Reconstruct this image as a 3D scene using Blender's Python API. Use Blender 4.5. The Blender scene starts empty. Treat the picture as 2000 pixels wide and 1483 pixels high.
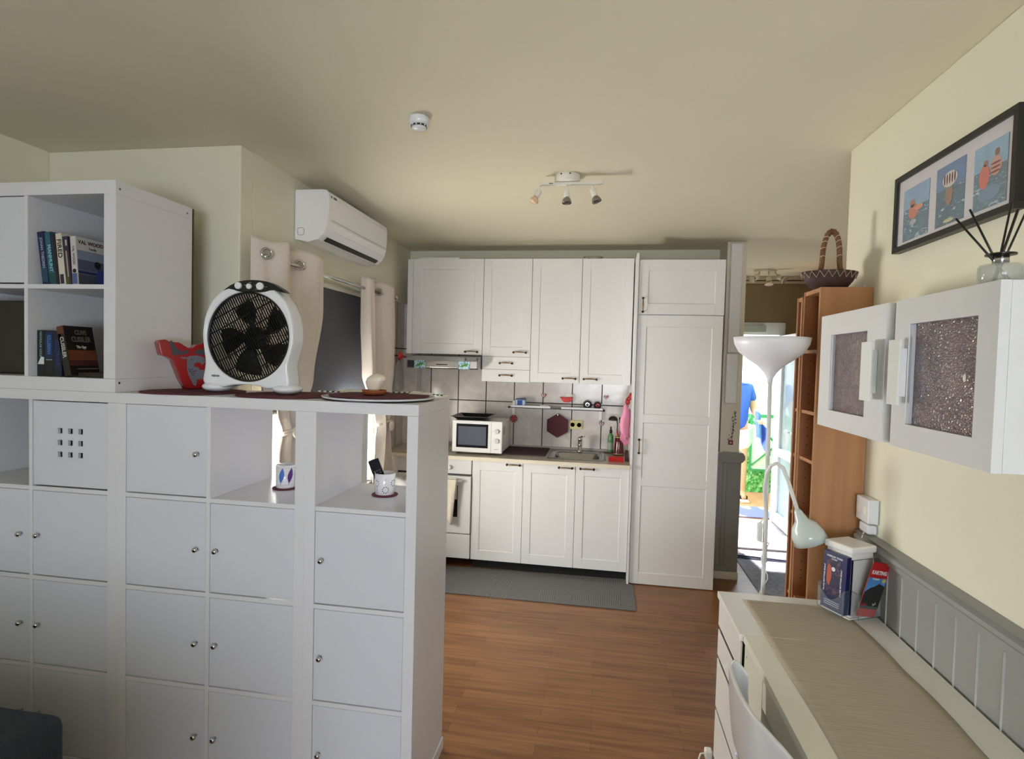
import bpy, bmesh, math, random
from mathutils import Vector, Matrix, Euler
random.seed(7)
PI = math.pi
scene = bpy.context.scene
COL = scene.collection

# ---------------------------------------------------------------- camera
def cam_axes(yaw, pitch, roll):
    cy, sy = math.cos(yaw), math.sin(yaw)
    f = Vector((-sy, cy, 0)); r = Vector((cy, sy, 0)); u = Vector((0, 0, 1))
    cp, sp = math.cos(pitch), math.sin(pitch)
    f2 = f*cp + u*sp; u2 = u*cp - f*sp
    cr, sr = math.cos(roll), math.sin(roll)
    return r*cr + u2*sr, u2*cr - r*sr, f2
cam = bpy.data.objects.new('camera', bpy.data.cameras.new('camera'))
COL.objects.link(cam)
r_, u_, f_ = cam_axes(0.1602, -0.0335, 0.0269)
cam.matrix_world = Matrix(((r_.x, u_.x, -f_.x, 0), (r_.y, u_.y, -f_.y, 0), (r_.z, u_.z, -f_.z, 1.6252), (0, 0, 0, 1)))
cam.data.sensor_width = 36; cam.data.sensor_fit = 'HORIZONTAL'
cam.data.lens = 1090.0/2000*36
cam.data.clip_start = 0.02
scene.camera = cam
# ---------------------------------------------------------------- view, sky, lights
scene.view_settings.view_transform = 'Standard'
scene.view_settings.look = 'None'
scene.view_settings.gamma = 1.0
scene.view_settings.use_curve_mapping = False
scene.view_settings.exposure = 0.0

def lin(c):
    return tuple(((v/255)/12.92 if v/255 <= 0.04045 else ((v/255+0.055)/1.055)**2.4) for v in c)

world = bpy.data.worlds.new('sky'); scene.world = world; world.use_nodes = True
bg = world.node_tree.nodes['Background']
bg.inputs[0].default_value = (0.86, 0.94, 1.0, 1); bg.inputs[1].default_value = 7.0

def area(name, loc, direction, sx, sy, power, color, spread=180):
    l = bpy.data.lights.new(name, 'AREA'); l.shape = 'RECTANGLE'; l.size = sx; l.size_y = sy
    l.energy = power; l.color = color; l.spread = math.radians(spread)
    o = bpy.data.objects.new(name, l); COL.objects.link(o); o.location = loc
    o.rotation_euler = Vector(direction).to_track_quat('-Z', 'Y').to_euler()
    return o
sun = bpy.data.lights.new('sun_light', 'SUN'); sun.energy = 18.0; sun.angle = math.radians(1.0); sun.color = (1.0, .96, .9)
so = bpy.data.objects.new('sun_light', sun); COL.objects.link(so)
so.rotation_euler = Vector((0.12, -0.85, -1.05)).to_track_quat('-Z', 'Y').to_euler()
# daylight entering through the window behind the camera, the kitchen window and the open door
area('daylight_room_window', (0.1, -2.16, 1.30), (-0.12, 1, -0.02), 1.5, 0.9, 58, (0.84, 0.90, 1.0))
area('daylight_kitchen_window', (-1.93, 3.22, 1.0), (1, 0.0, 0.35), 1.3, 0.56, 110, (1.0, 0.96, 0.88))
pt = area('entrance_portal', (1.45, 6.30, 1.0), (0, -1, 0), 0.8, 2.0, 1, (1, 1, 1)); pt.data.cycles.is_portal = True

# ---------------------------------------------------------------- materials
MATS = {}
def mat(name, c, rough=.5, metal=0.0, noise=0.0, nscale=8.0, bump=0.0, bscale=60.0, spec=None, alpha=None,
        trans=0.0, emit=None, coat=0.0, aniso=None, stretch=None):
    if name in MATS: return MATS[name]
    m = bpy.data.materials.new(name); m.use_nodes = True
    nt = m.node_tree; b = nt.nodes['Principled BSDF']
    col = lin(c)
    b.inputs['Base Color'].default_value = (*col, 1); b.inputs['Roughness'].default_value = rough
    b.inputs['Metallic'].default_value = metal
    if spec is not None: b.inputs['Specular IOR Level'].default_value = spec
    if alpha is not None: b.inputs['Alpha'].default_value = alpha
    if trans: b.inputs['Transmission Weight'].default_value = trans
    if coat: b.inputs['Coat Weight'].default_value = coat
    if emit: b.inputs['Emission Color'].default_value = (*lin(emit[0]), 1); b.inputs['Emission Strength'].default_value = emit[1]
    if noise or bump:
        tc = nt.nodes.new('ShaderNodeTexCoord'); src = tc.outputs['Object']
        if stretch:
            mp = nt.nodes.new('ShaderNodeMapping'); mp.inputs['Scale'].default_value = stretch
            nt.links.new(src, mp.inputs['Vector']); src = mp.outputs[0]
    if noise:
        n = nt.nodes.new('ShaderNodeTexNoise'); n.inputs['Scale'].default_value = nscale; n.inputs['Detail'].default_value = 5
        nt.links.new(src, n.inputs['Vector'])
        r = nt.nodes.new('ShaderNodeValToRGB')
        r.color_ramp.elements[0].position = .3; r.color_ramp.elements[1].position = .7
        r.color_ramp.elements[0].color = (*[v*(1-noise) for v in col], 1)
        r.color_ramp.elements[1].color = (*[min(1, v*(1+noise)) for v in col], 1)
        nt.links.new(n.outputs['Fac'], r.inputs[0]); nt.links.new(r.outputs[0], b.inputs['Base Color'])
    if bump:
        n2 = nt.nodes.new('ShaderNodeTexNoise'); n2.inputs['Scale'].default_value = bscale; n2.inputs['Detail'].default_value = 3
        nt.links.new(src, n2.inputs['Vector'])
        bp = nt.nodes.new('ShaderNodeBump'); bp.inputs['Strength'].default_value = bump; bp.inputs['Distance'].default_value = .004
        nt.links.new(n2.outputs['Fac'], bp.inputs['Height']); nt.links.new(bp.outputs[0], b.inputs['Normal'])
    MATS[name] = m
    return m

def ramp(nt, stops, src, interp='LINEAR'):
    r = nt.nodes.new('ShaderNodeValToRGB'); cr = r.color_ramp; cr.interpolation = interp
    while len(cr.elements) > 1: cr.elements.remove(cr.elements[-1])
    cr.elements[0].position = stops[0][0]; cr.elements[0].color = (*lin(stops[0][1]), 1)
    for p, c in stops[1:]:
        e = cr.elements.new(p); e.color = (*lin(c), 1)
    nt.links.new(src, r.inputs[0]); return r.outputs[0]

def new_mat(name, rough=.5):
    m = bpy.data.materials.new(name); m.use_nodes = True; MATS[name] = m
    b = m.node_tree.nodes['Principled BSDF']; b.inputs['Roughness'].default_value = rough
    return m, m.node_tree, b

def coords(nt, swz, scale=(1, 1, 1), off=(0, 0, 0)):
    """object coordinates re-ordered so that the pattern lies in the surface plane"""
    tc = nt.nodes.new('ShaderNodeTexCoord'); s = nt.nodes.new('ShaderNodeSeparateXYZ'); c = nt.nodes.new('ShaderNodeCombineXYZ')
    nt.links.new(tc.outputs['Object'], s.inputs[0])
    for i, a in enumerate(swz):
        if a in 'XYZ': nt.links.new(s.outputs[a], c.inputs[i])
    mp = nt.nodes.new('ShaderNodeMapping'); mp.inputs['Scale'].default_value = scale; mp.inputs['Location'].default_value = off
    nt.links.new(c.outputs[0], mp.inputs['Vector']); return mp.outputs[0]

def tile_mat(name, swz, off, bw, rh, mortar, c1, c2, cm, rough=.18, offset=0.0):
    m, nt, b = new_mat(name, rough)
    v = coords(nt, swz, off=off)
    br = nt.nodes.new('ShaderNodeTexBrick'); br.offset = offset; br.squash = 1.0
    br.inputs['Scale'].default_value = 1; br.inputs['Mortar Size'].default_value = mortar; br.inputs['Mortar Smooth'].default_value = .1
    br.inputs['Brick Width'].default_value = bw; br.inputs['Row Height'].default_value = rh; br.inputs['Bias'].default_value = 0
    nt.links.new(v, br.inputs['Vector'])
    n = nt.nodes.new('ShaderNodeTexNoise'); n.inputs['Scale'].default_value = 7; n.inputs['Detail'].default_value = 6; n.inputs['Distortion'].default_value = 1.2
    nt.links.new(v, n.inputs['Vector'])
    col = ramp(nt, [(.3, c1), (.7, c2)], n.outputs['Fac'])
    nt.links.new(col, br.inputs['Color1']); nt.links.new(col, br.inputs['Color2'])
    br.inputs['Mortar'].default_value = (*lin(cm), 1)
    nt.links.new(br.outputs['Color'], b.inputs['Base Color'])
    bp = nt.nodes.new('ShaderNodeBump'); bp.inputs['Strength'].default_value = .4; bp.inputs['Distance'].default_value = .002; bp.invert = True
    nt.links.new(br.outputs['Fac'], bp.inputs['Height']); nt.links.new(bp.outputs[0], b.inputs['Normal'])
    rr = nt.nodes.new('ShaderNodeMapRange'); rr.inputs['To Min'].default_value = rough; rr.inputs['To Max'].default_value = .8
    nt.links.new(br.outputs['Fac'], rr.inputs['Value']); nt.links.new(rr.outputs[0], b.inputs['Roughness'])
    return m

def floor_mat():
    m, nt, b = new_mat('oak_laminate', .33)
    v = coords(nt, 'XY0')
    br = nt.nodes.new('ShaderNodeTexBrick'); br.offset = .37; br.squash = 1.0
    br.inputs['Scale'].default_value = 1; br.inputs['Mortar Size'].default_value = .0009; br.inputs['Mortar Smooth'].default_value = .3
    br.inputs['Brick Width'].default_value = .62; br.inputs['Row Height'].default_value = .066
    br.inputs['Color1'].default_value = (1, 1, 1, 1); br.inputs['Color2'].default_value = (.0, .0, .0, 1); br.inputs['Mortar'].default_value = (.5, .5, .5, 1)
    nt.links.new(v, br.inputs['Vector'])
    v2 = coords(nt, 'XY0', scale=(1.6, 26, 1))
    n = nt.nodes.new('ShaderNodeTexNoise'); n.inputs['Scale'].default_value = 1.6; n.inputs['Detail'].default_value = 8; n.inputs['Distortion'].default_value = .5
    nt.links.new(v2, n.inputs['Vector'])
    a = nt.nodes.new('ShaderNodeMath'); a.operation = 'MULTIPLY_ADD'; a.inputs[1].default_value = .22
    nt.links.new(br.outputs['Color'], a.inputs[0]); nt.links.new(n.outputs['Fac'], a.inputs[2])
    col = ramp(nt, [(.25, (88, 53, 25)), (.5, (122, 79, 42)), (.8, (148, 102, 60))], a.outputs[0])
    mx = nt.nodes.new('ShaderNodeMixRGB'); mx.blend_type = 'MIX'
    nt.links.new(br.outputs['Fac'], mx.inputs[0]); nt.links.new(col, mx.inputs[1]); mx.inputs[2].default_value = (*lin((78, 46, 22)), 1)
    nt.links.new(mx.outputs[0], b.inputs['Base Color'])
    return m

def grain_mat(name, c1, c2, swz='XZY', scale=(20, 1.2, 20), rough=.45):
    m, nt, b = new_mat(name, rough)
    v = coords(nt, swz, scale=scale)
    n = nt.nodes.new('ShaderNodeTexNoise'); n.inputs['Scale'].default_value = 1.5; n.inputs['Detail'].default_value = 6
    nt.links.new(v, n.inputs['Vector'])
    nt.links.new(ramp(nt, [(.3, c1), (.7, c2)], n.outputs['Fac']), b.inputs['Base Color'])
    return m

def glass_mat(name, tint, alpha, rough=.05):
    return mat(name, tint, rough, alpha=alpha, spec=.6)

def rug_mat():
    m, nt, b = new_mat('grey_patterned_weave', .9)
    v = coords(nt, 'XY0')
    ck = nt.nodes.new('ShaderNodeTexVoronoi'); ck.distance = 'CHEBYCHEV'; ck.inputs['Scale'].default_value = 9.0; ck.inputs['Randomness'].default_value = 0.0
    nt.links.new(v, ck.inputs['Vector'])
    wn = nt.nodes.new('ShaderNodeTexWhiteNoise'); wn.noise_dimensions = '3D'
    nt.links.new(ck.outputs['Position'], wn.inputs['Vector'])
    s = nt.nodes.new('ShaderNodeSeparateXYZ'); nt.links.new(v, s.inputs[0])
    def wave(expr_a, expr_b):
        a = nt.nodes.new('ShaderNodeMath'); a.operation = 'MULTIPLY'; a.inputs[1].default_value = expr_a; nt.links.new(s.outputs['X'], a.inputs[0])
        c = nt.nodes.new('ShaderNodeMath'); c.operation = 'MULTIPLY_ADD'; c.inputs[1].default_value = expr_b; nt.links.new(s.outputs['Y'], c.inputs[0]); nt.links.new(a.outputs[0], c.inputs[2])
        d = nt.nodes.new('ShaderNodeMath'); d.operation = 'SINE'; nt.links.new(c.outputs[0], d.inputs[0])
        g = nt.nodes.new('ShaderNodeMath'); g.operation = 'GREATER_THAN'; g.inputs[1].default_value = .35; nt.links.new(d.outputs[0], g.inputs[0])
        return g.outputs[0]
    w1 = wave(520, 0); w2 = wave(0, 480); w3 = wave(380, 380)
    g1 = nt.nodes.new('ShaderNodeMath'); g1.operation = 'GREATER_THAN'; g1.inputs[1].default_value = .5; nt.links.new(wn.outputs['Value'], g1.inputs[0])
    g2 = nt.nodes.new('ShaderNodeMath'); g2.operation = 'GREATER_THAN'; g2.inputs[1].default_value = .75; nt.links.new(wn.outputs['Value'], g2.inputs[0])
    m1 = nt.nodes.new('ShaderNodeMix'); m1.data_type = 'FLOAT'; nt.links.new(g1.outputs[0], m1.inputs[0]); nt.links.new(w1, m1.inputs[3]); nt.links.new(w2, m1.inputs[2])
    m2 = nt.nodes.new('ShaderNodeMix'); m2.data_type = 'FLOAT'; nt.links.new(g2.outputs[0], m2.inputs[0]); nt.links.new(m1.outputs[0], m2.inputs[2]); nt.links.new(w3, m2.inputs[3])
    nt.links.new(ramp(nt, [(0, (84, 84, 86)), (1, (140, 138, 136))], m2.outputs[0]), b.inputs['Base Color'])
    return m

# paints and common materials
WALL = mat('cream_wall_paint', (233, 229, 208), .85, noise=.015, nscale=3, bump=.08, bscale=90)
CEIL = mat('cream_ceiling_paint', (224, 218, 194), .9, noise=.015, nscale=2, bump=.06, bscale=70)
OAK = floor_mat()
WHITE = mat('white_foil', (221, 221, 227), .32, noise=.01, nscale=3)
WHITE2 = mat('white_foil_doors', (214, 216, 226), .28)
CREAMW = mat('cream_white_laminate', (236, 233, 222), .25)
KIT = mat('painted_kitchen_white', (230, 229, 229), .4, noise=.01, nscale=4, bump=.03, bscale=30)
PLASTIC = mat('white_plastic', (232, 234, 240), .25, coat=.3)
PLASTW = mat('warm_white_plastic', (236, 234, 224), .4)
BLACK = mat('black_plastic', (14, 14, 16), .35)
DARK = mat('dark_gap', (22, 22, 22), .8)
CHROME = mat('chrome', (200, 200, 202), .12, 1.0)
STEEL = mat('brushed_steel', (170, 169, 167), .24, 1.0, noise=.06, nscale=30, stretch=(1, 12, 12))
BRASS = mat('antique_brass', (150, 122, 84), .35, .85)
BRONZE = mat('dark_bronze', (62, 48, 40), .4, .7)
GREY = mat('grey_wainscot_paint', (150, 151, 148), .5, noise=.03, nscale=5)
MAROON = mat('maroon_felt', (92, 44, 54), .9, noise=.12, nscale=200, bump=.2, bscale=400)
MAROON2 = mat('maroon_cork_backed_mat', (84, 36, 48), .8, noise=.1, nscale=60)
RED = mat('red_gloss', (178, 26, 30), .3, coat=.3)
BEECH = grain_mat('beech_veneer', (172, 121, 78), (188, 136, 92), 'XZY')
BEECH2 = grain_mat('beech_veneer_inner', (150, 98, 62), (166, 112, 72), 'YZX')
CURT = mat('cream_curtain_cloth', (224, 214, 206), .85, noise=.03, nscale=60, bump=.1, bscale=300)
TILEB = tile_mat('marbled_wall_tile_back', 'XZ0', (-.003+.248*8, -.84+.432*2, 0), .248, .432, .0045, (196, 188, 184), (214, 208, 202), (52, 48, 46))
TILEL = tile_mat('marbled_wall_tile_left', 'YZ0', (-4.43+.248*20, -.84+.432*2, 0), .248, .432, .0045, (190, 182, 174), (208, 200, 190), (52, 48, 46))
GLASS = glass_mat('clear_glass', (225, 235, 235), .16)

# ---------------------------------------------------------------- mesh helpers
ORG = {}
def origin(o): return ORG.get(o.name, Vector((0, 0, 0)))

class MB:
    def __init__(s): s.v = []; s.f = []; s.m = []; s.mats = []; s.cur = 0; s.smooth = []; s.sm = False
    def use(s, m):
        if m not in s.mats: s.mats.append(m)
        s.cur = s.mats.index(m); return s
    def add(s, vs, fs, smooth=None):
        o = len(s.v); s.v += [Vector(p) for p in vs]
        for f in fs: s.f.append([o+i for i in f]); s.m.append(s.cur); s.smooth.append(s.sm if smooth is None else smooth)
        return s
    def box(s, x0, x1, y0, y1, z0, z1):
        return s.add([(x0, y0, z0), (x1, y0, z0), (x1, y1, z0), (x0, y1, z0), (x0, y0, z1), (x1, y0, z1), (x1, y1, z1), (x0, y1, z1)],
                     [(0, 3, 2, 1), (4, 5, 6, 7), (0, 1, 5, 4), (1, 2, 6, 5), (2, 3, 7, 6), (3, 0, 4, 7)])
    def prism(s, pts, axis, a0, a1):
        """closed outline pts extruded along axis ('x','y','z') from a0 to a1; pts are the other two coordinates"""
        n = len(pts); P = {'x': lambda p, a: (a, p[0], p[1]), 'y': lambda p, a: (p[0], a, p[1]), 'z': lambda p, a: (p[0], p[1], a)}[axis]
        vs = [P(p, a0) for p in pts] + [P(p, a1) for p in pts]
        fs = [list(range(n)), list(range(2*n-1, n-1, -1))] + [(i, n+i, n+(i+1) % n, (i+1) % n) for i in range(n)]
        return s.add(vs, fs)
    def lathe(s, prof, c=(0, 0, 0), n=32, axis='z', sx=1.0, sy=1.0, smooth=True, caps=True):
        vs = []; fs = []
        for (r, h) in prof:
            for k in range(n):
                a = 2*PI*k/n; p = (r*math.cos(a)*sx, r*math.sin(a)*sy, h)
                if axis == 'y': p = (p[0], h, p[1])
                if axis == 'x': p = (h, p[0], p[1])
                vs.append((c[0]+p[0], c[1]+p[1], c[2]+p[2]))
        for i in range(len(prof)-1):
            for k in range(n):
                fs.append((i*n+k, i*n+(k+1) % n, (i+1)*n+(k+1) % n, (i+1)*n+k))
        s.add(vs, fs, smooth)
        if caps:
            o = len(s.v)-len(vs)
            for i in (0, len(prof)-1):
                if prof[i][0] > 1e-5:
                    s.f.append([o+i*n+k for k in range(n)]); s.m.append(s.cur); s.smooth.append(False)
        return s
    def tube(s, pts, r, n=10, closed=False, smooth=True):
        pts = [Vector(p) for p in pts]; rs = r if isinstance(r, (list, tuple)) else [r]*len(pts)
        up = Vector((0, 0, 1)); vs = []; fs = []; prev = None; N = len(pts)
        for i, p in enumerate(pts):
            if closed: d = pts[(i+1) % N]-pts[i-1]
            else: d = pts[min(i+1, N-1)]-pts[max(i-1, 0)]
            d.normalize()
            if prev is None:
                a = up.cross(d)
                if a.length < .05: a = Vector((1, 0, 0)).cross(d)
            else: a = prev - d*prev.dot(d)
            a.normalize(); prev = a; b = d.cross(a)
            for k in range(n):
                t = 2*PI*k/n; vs.append(p + (a*math.cos(t)+b*math.sin(t))*rs[i])
        M = N if closed else N-1
        for i in range(M):
            j = (i+1) % N
            for k in range(n): fs.append((i*n+k, i*n+(k+1) % n, j*n+(k+1) % n, j*n+k))
        s.add(vs, fs, smooth)
        if not closed:
            o = len(s.v)-len(vs); s.f.append([o+k for k in range(n)][::-1]); s.f.append([o+(N-1)*n+k for k in range(n)])
            s.m += [s.cur]*2; s.smooth += [False]*2
        return s
    def ball(s, c, rx, ry=None, rz=None, n=16, m=10, zmin=-1):
        ry = ry or rx; rz = rz or rx
        prof = []
        for i in range(m+1):
            a = -PI/2+PI*i/m
            if math.sin(a) < zmin-1e-6: continue
            prof.append((max(math.cos(a), 1e-4), math.sin(a)*rz))
        o = len(s.v); s.lathe(prof, (0, 0, 0), n)
        for i in range(o, len(s.v)):
            v = s.v[i]; s.v[i] = Vector((c[0]+v.x*rx, c[1]+v.y*ry, c[2]+v.z))
        return s
    def grid(s, fn, nu, nv, smooth=True):
        vs = [fn(i/nu, j/nv) for j in range(nv+1) for i in range(nu+1)]
        return s.add(vs, [(j*(nu+1)+i, j*(nu+1)+i+1, (j+1)*(nu+1)+i+1, (j+1)*(nu+1)+i) for j in range(nv) for i in range(nu)], smooth)
    def xf(s, M):
        s.v = [M @ v for v in s.v]; return s
    def build(s, name, m, parent=None, bevel=0, at=None, solid=0, sub=0, segs=2):
        me = bpy.data.meshes.new(name)
        org = origin(parent) if parent else (Vector(at) if at is not None else Vector((0, 0, 0)))
        me.from_pydata([tuple(v-org) for v in s.v], [], s.f)
        ms = s.mats if s.mats else [m]
        for q in ms: me.materials.append(q)
        if s.mats:
            for p, i in zip(me.polygons, s.m): p.material_index = i
        me.polygons.foreach_set('use_smooth', s.smooth)
        bm = bmesh.new(); bm.from_mesh(me); bmesh.ops.recalc_face_normals(bm, faces=bm.faces); bm.to_mesh(me); bm.free()
        o = bpy.data.objects.new(name, me); COL.objects.link(o)
        if parent: o.parent = parent; ORG[o.name] = org
        else: o.location = org; ORG[o.name] = org
        if solid: md = o.modifiers.new('solid', 'SOLIDIFY'); md.thickness = solid; md.offset = 0
        if bevel:
            md = o.modifiers.new('bevel', 'BEVEL'); md.width = bevel; md.segments = segs; md.limit_method = 'ANGLE'; md.angle_limit = math.radians(40)
        if sub: md = o.modifiers.new('sub', 'SUBSURF'); md.levels = sub; md.render_levels = sub
        return o

def B(*a): return MB().box(*a)
def tag(o, label, cat, group=None, kind=None):
    o['label'] = label; o['category'] = cat
    if group: o['group'] = group
    if kind: o['kind'] = kind
    return o
def thing(name, label, cat, loc, rotz=0, group=None, local=False):
    o = bpy.data.objects.new(name, None); COL.objects.link(o); o.location = loc; o.rotation_euler = (0, 0, rotz)
    o.empty_display_size = .05
    ORG[o.name] = Vector((0, 0, 0)) if (local or rotz) else Vector(loc)
    return tag(o, label, cat, group)
def struct(o, label=None):
    o['kind'] = 'structure'
    if label: o['label'] = label
    return o
def text(body, size, M, m, parent, name='lettering', sx=1.0, ext=.0004, align='CENTER', bold=0.0):
    cu = bpy.data.curves.new('txt', 'FONT'); cu.body = body; cu.size = size; cu.align_x = align; cu.align_y = 'CENTER'; cu.extrude = ext; cu.offset = bold
    ob = bpy.data.objects.new('txt', cu); COL.objects.link(ob)
    me = bpy.data.meshes.new_from_object(ob); me.name = name
    bpy.data.objects.remove(ob); bpy.data.curves.remove(cu)
    me.materials.clear(); me.materials.append(m)
    T = Matrix.Translation(-origin(parent)) @ M @ Matrix.Diagonal((sx, 1, 1, 1))
    me.transform(T)
    o = bpy.data.objects.new(name, me); COL.objects.link(o); o.parent = parent; ORG[o.name] = origin(parent)
    return o
def basis(x, y, z, loc):
    M = Matrix.Identity(4)
    for i, v in enumerate((x, y, z)):
        v = Vector(v).normalized()
        for j in range(3): M[j][i] = v[j]
    M.translation = Vector(loc); return M
def face_y(loc): return basis((1, 0, 0), (0, 0, 1), (0, -1, 0), loc)   # reads from the -Y side
def face_px(loc): return basis((0, 1, 0), (0, 0, 1), (1, 0, 0), loc)   # reads from the +X side
def face_nx(loc): return basis((0, -1, 0), (0, 0, 1), (-1, 0, 0), loc) # reads from the -X side
def spine(loc, tilt=0): return Matrix.Translation(loc) @ Matrix.Rotation(tilt, 4, 'Y') @ basis((0, 0, -1), (1, 0, 0), (0, -1, 0), (0, 0, 0))

# ================================================================ THE ROOM
struct(B(-2.9, 1.16, -2.3, 4.9, -.1, 0).build('floor', OAK), 'brown wood laminate floor of the room and kitchen')
struct(MB().prism([(-2.3, 2.6), (2.6, 2.6), (4.5, 2.566), (6.3, 2.566), (6.3, 2.72), (-2.3, 2.72)], 'x', -2.9, 2.45).build('ceiling', CEIL), 'cream painted ceiling')
struct(B(-2.85, -2.75, -2.3, 2.5, 0, 2.6).build('wall_left', WALL), 'cream side wall at the far left')
struct(B(-2.75, -1.70, 2.40, 2.50, 0, 2.6).build('wall_alcove', WALL, bevel=.006), 'cream wall behind the white bookcase box')
w = MB().box(-1.92, -1.70, 2.50, 2.58, 0, 2.6).box(-1.92, -1.70, 3.95, 4.84, 0, 2.6).box(-1.92, -1.70, 2.58, 3.95, 2.10, 2.6).box(-1.92, -1.70, 2.58, 3.95, 0, .70)
struct(w.build('wall_window_side', WALL), 'cream wall with the kitchen window and air conditioner')
struct(B(-1.70, .905, 4.74, 4.84, 0, 2.6).build('wall_back', WALL), 'cream wall behind the kitchen units')
struct(B(1.06, 1.16, -2.3, 2.72, 0, 2.6).build('wall_right', WALL, bevel=.006), 'cream wall on the right with the picture')
struct(MB().box(-2.75, -.7, -2.3, -2.2, 0, 2.6).box(.9, 1.06, -2.3, -2.2, 0, 2.6).box(-.7, .9, -2.3, -2.2, 0, .82).box(-.7, .9, -2.3, -2.2, 1.8, 2.6).build('wall_front', WALL), 'wall with the window facing the kitchen')
struct(B(.905, 1.045, 4.45, 6.26, 0, 2.6).build('wall_partition', mat('beige_wall_paint', (238, 231, 214), .8)), 'beige end of the wall between kitchen and hallway')
BROWN = mat('brown_wall_paint', (140, 118, 90), .85, noise=.04, nscale=3)
struct(MB().box(1.045, 2.45, 6.16, 6.26, 2.10, 2.6).box(1.86, 2.45, 6.16, 6.26, 0, 2.10).build('wall_hall_end', BROWN), 'brown wall above the entrance door')
struct(B(2.35, 2.45, 2.72, 6.16, 0, 2.6).build('wall_hall_right', BROWN), 'hallway side wall')
struct(B(1.16, 2.35, 2.62, 2.72, 0, 2.6).build('wall_hall_near', WALL), 'hallway near wall')
TRIM = mat('beige_trim', (196, 178, 150), .6)
struct(MB().box(1.05, 2.34, 6.10, 6.155, 2.53, 2.565).box(1.05, 2.34, 6.125, 6.155, 2.495, 2.52).build('trim_1', TRIM, bevel=.004), 'beige cornice above the entrance')
# tiles
struct(B(-1.575, .904, 4.733, 4.7395, .0, 2.10).build('tile_cladding_back', TILEB), 'pale marbled tiles with dark joints behind the worktop')
struct(B(-1.6995, -1.693, 3.98, 4.70, 0, 2.09).build('tile_cladding_left', TILEL), 'pale marbled tiles beside the kitchen window')
struct(B(-1.6995, -1.575, 4.60, 4.7395, .0, 2.09).build('trim_2', TILEB, bevel=.003), 'tiled pipe boxing in the kitchen corner')
# wainscot on the right wall
g = MB().box(1.036, 1.0595, -1.5, 2.40, 0, .93)
y = 2.373
BEAD = mat('grey_bead_highlight', (176, 177, 174), .45)  # wainscot grey made paler, painting in the light the beads catch
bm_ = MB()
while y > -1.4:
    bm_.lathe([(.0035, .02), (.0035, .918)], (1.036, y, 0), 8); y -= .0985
struct(bm_.build('trim_8', BEAD), 'beads between the wainscot boards, coloured paler as if catching light')
struct(g.build('trim_3', GREY, bevel=.003), 'grey painted board wainscot on the right wall')
struct(MB().prism([(1.0595, .915), (1.026, .93), (1.026, .945), (1.018, .955), (1.018, .968), (1.03, .975), (1.022, .984), (1.0595, .99)], 'y', -1.5, 2.42).build('trim_4', GREY), 'grey moulded dado rail')
# pillar wainscot
g = MB().box(.888, 1.062, 4.435, 4.452, .06, .92).box(.888, .906, 4.452, 4.55, .06, .92).box(1.044, 1.062, 4.452, 6.1, .06, .92)
g.box(.885, .905, 4.428, 4.436, .10, .90).box(.93, .936, 4.430, 4.436, .1, .9).box(.96, .966, 4.430, 4.436, .1, .9)
struct(g.build('trim_5', GREY, bevel=.002), 'grey wainscot round the end of the partition wall')
struct(MB().prism([(.886, .90), (.872, .925), (.872, .95), (.882, .975), (1.068, .975), (1.084, .95), (1.084, .925), (1.064, .90)], 'y', 4.415, 4.56).build('trim_6', GREY, bevel=.002), 'grey cap on the partition wainscot')
struct(B(.884, 1.066, 4.425, 4.45, 0, .058).build('baseboard_partition', PLASTW, bevel=.002), 'pale skirting at the foot of the partition')
# hall floor
TILEF = tile_mat('pale_hall_tile', 'XY0', (0, 0, 0), .33, .33, .002, (214, 208, 210), (226, 220, 222), (150, 146, 148), .25)
struct(B(1.16, 2.45, 2.62, 6.26, -.1, 0).build('floor_hall', TILEF), 'pale tiled hallway floor')
struct(B(1.045, 1.16, 4.9, 6.26, -.1, 0).build('floor_hall_edge', TILEF), 'pale tiled strip of hallway floor')
struct(B(1.063, 2.34, 5.20, 5.26, 0, .018).build('trim_7', mat('grey_threshold', (150, 146, 156), .5), bevel=.005), 'grey threshold strip across the hallway')
# windows
WF = mat('window_frame_white', (225, 232, 230), .35)
f = MB()
for (a, b_, c, d) in ((2.58, 3.95, .70, .75), (2.58, 3.95, 2.05, 2.10), (2.58, 2.63, .75, 2.05), (3.90, 3.95, .75, 2.05), (3.24, 3.29, .75, 2.05)):
    f.box(-1.86, -1.80, a, b_, c, d)
wo = f.build('window_1', WF, bevel=.004); struct(wo, 'white framed kitchen window behind the grey blind')
B(-1.834, -1.828, 2.63, 3.90, .75, 2.05).build('pane', GLASS, wo)
B(-1.80, -1.665, 2.57, 3.96, .675, .70).build('window_sill', mat('dark_sill', (60, 58, 62), .5), wo, bevel=.004)
f = MB()
for (a, b_, c, d) in ((-.7, .9, .82, .88), (-.7, .9, 1.74, 1.8), (-.7, -.64, .88, 1.74), (.84, .9, .88, 1.74), (.07, .13, .88, 1.74)):
    f.box(a, b_, -2.28, -2.22, c, d)
wo = f.build('window_2', WF, bevel=.004); struct(wo, 'window on the wall facing the kitchen')
B(-.64, .84, -2.253, -2.247, .88, 1.74).build('pane', GLASS, wo)
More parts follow.
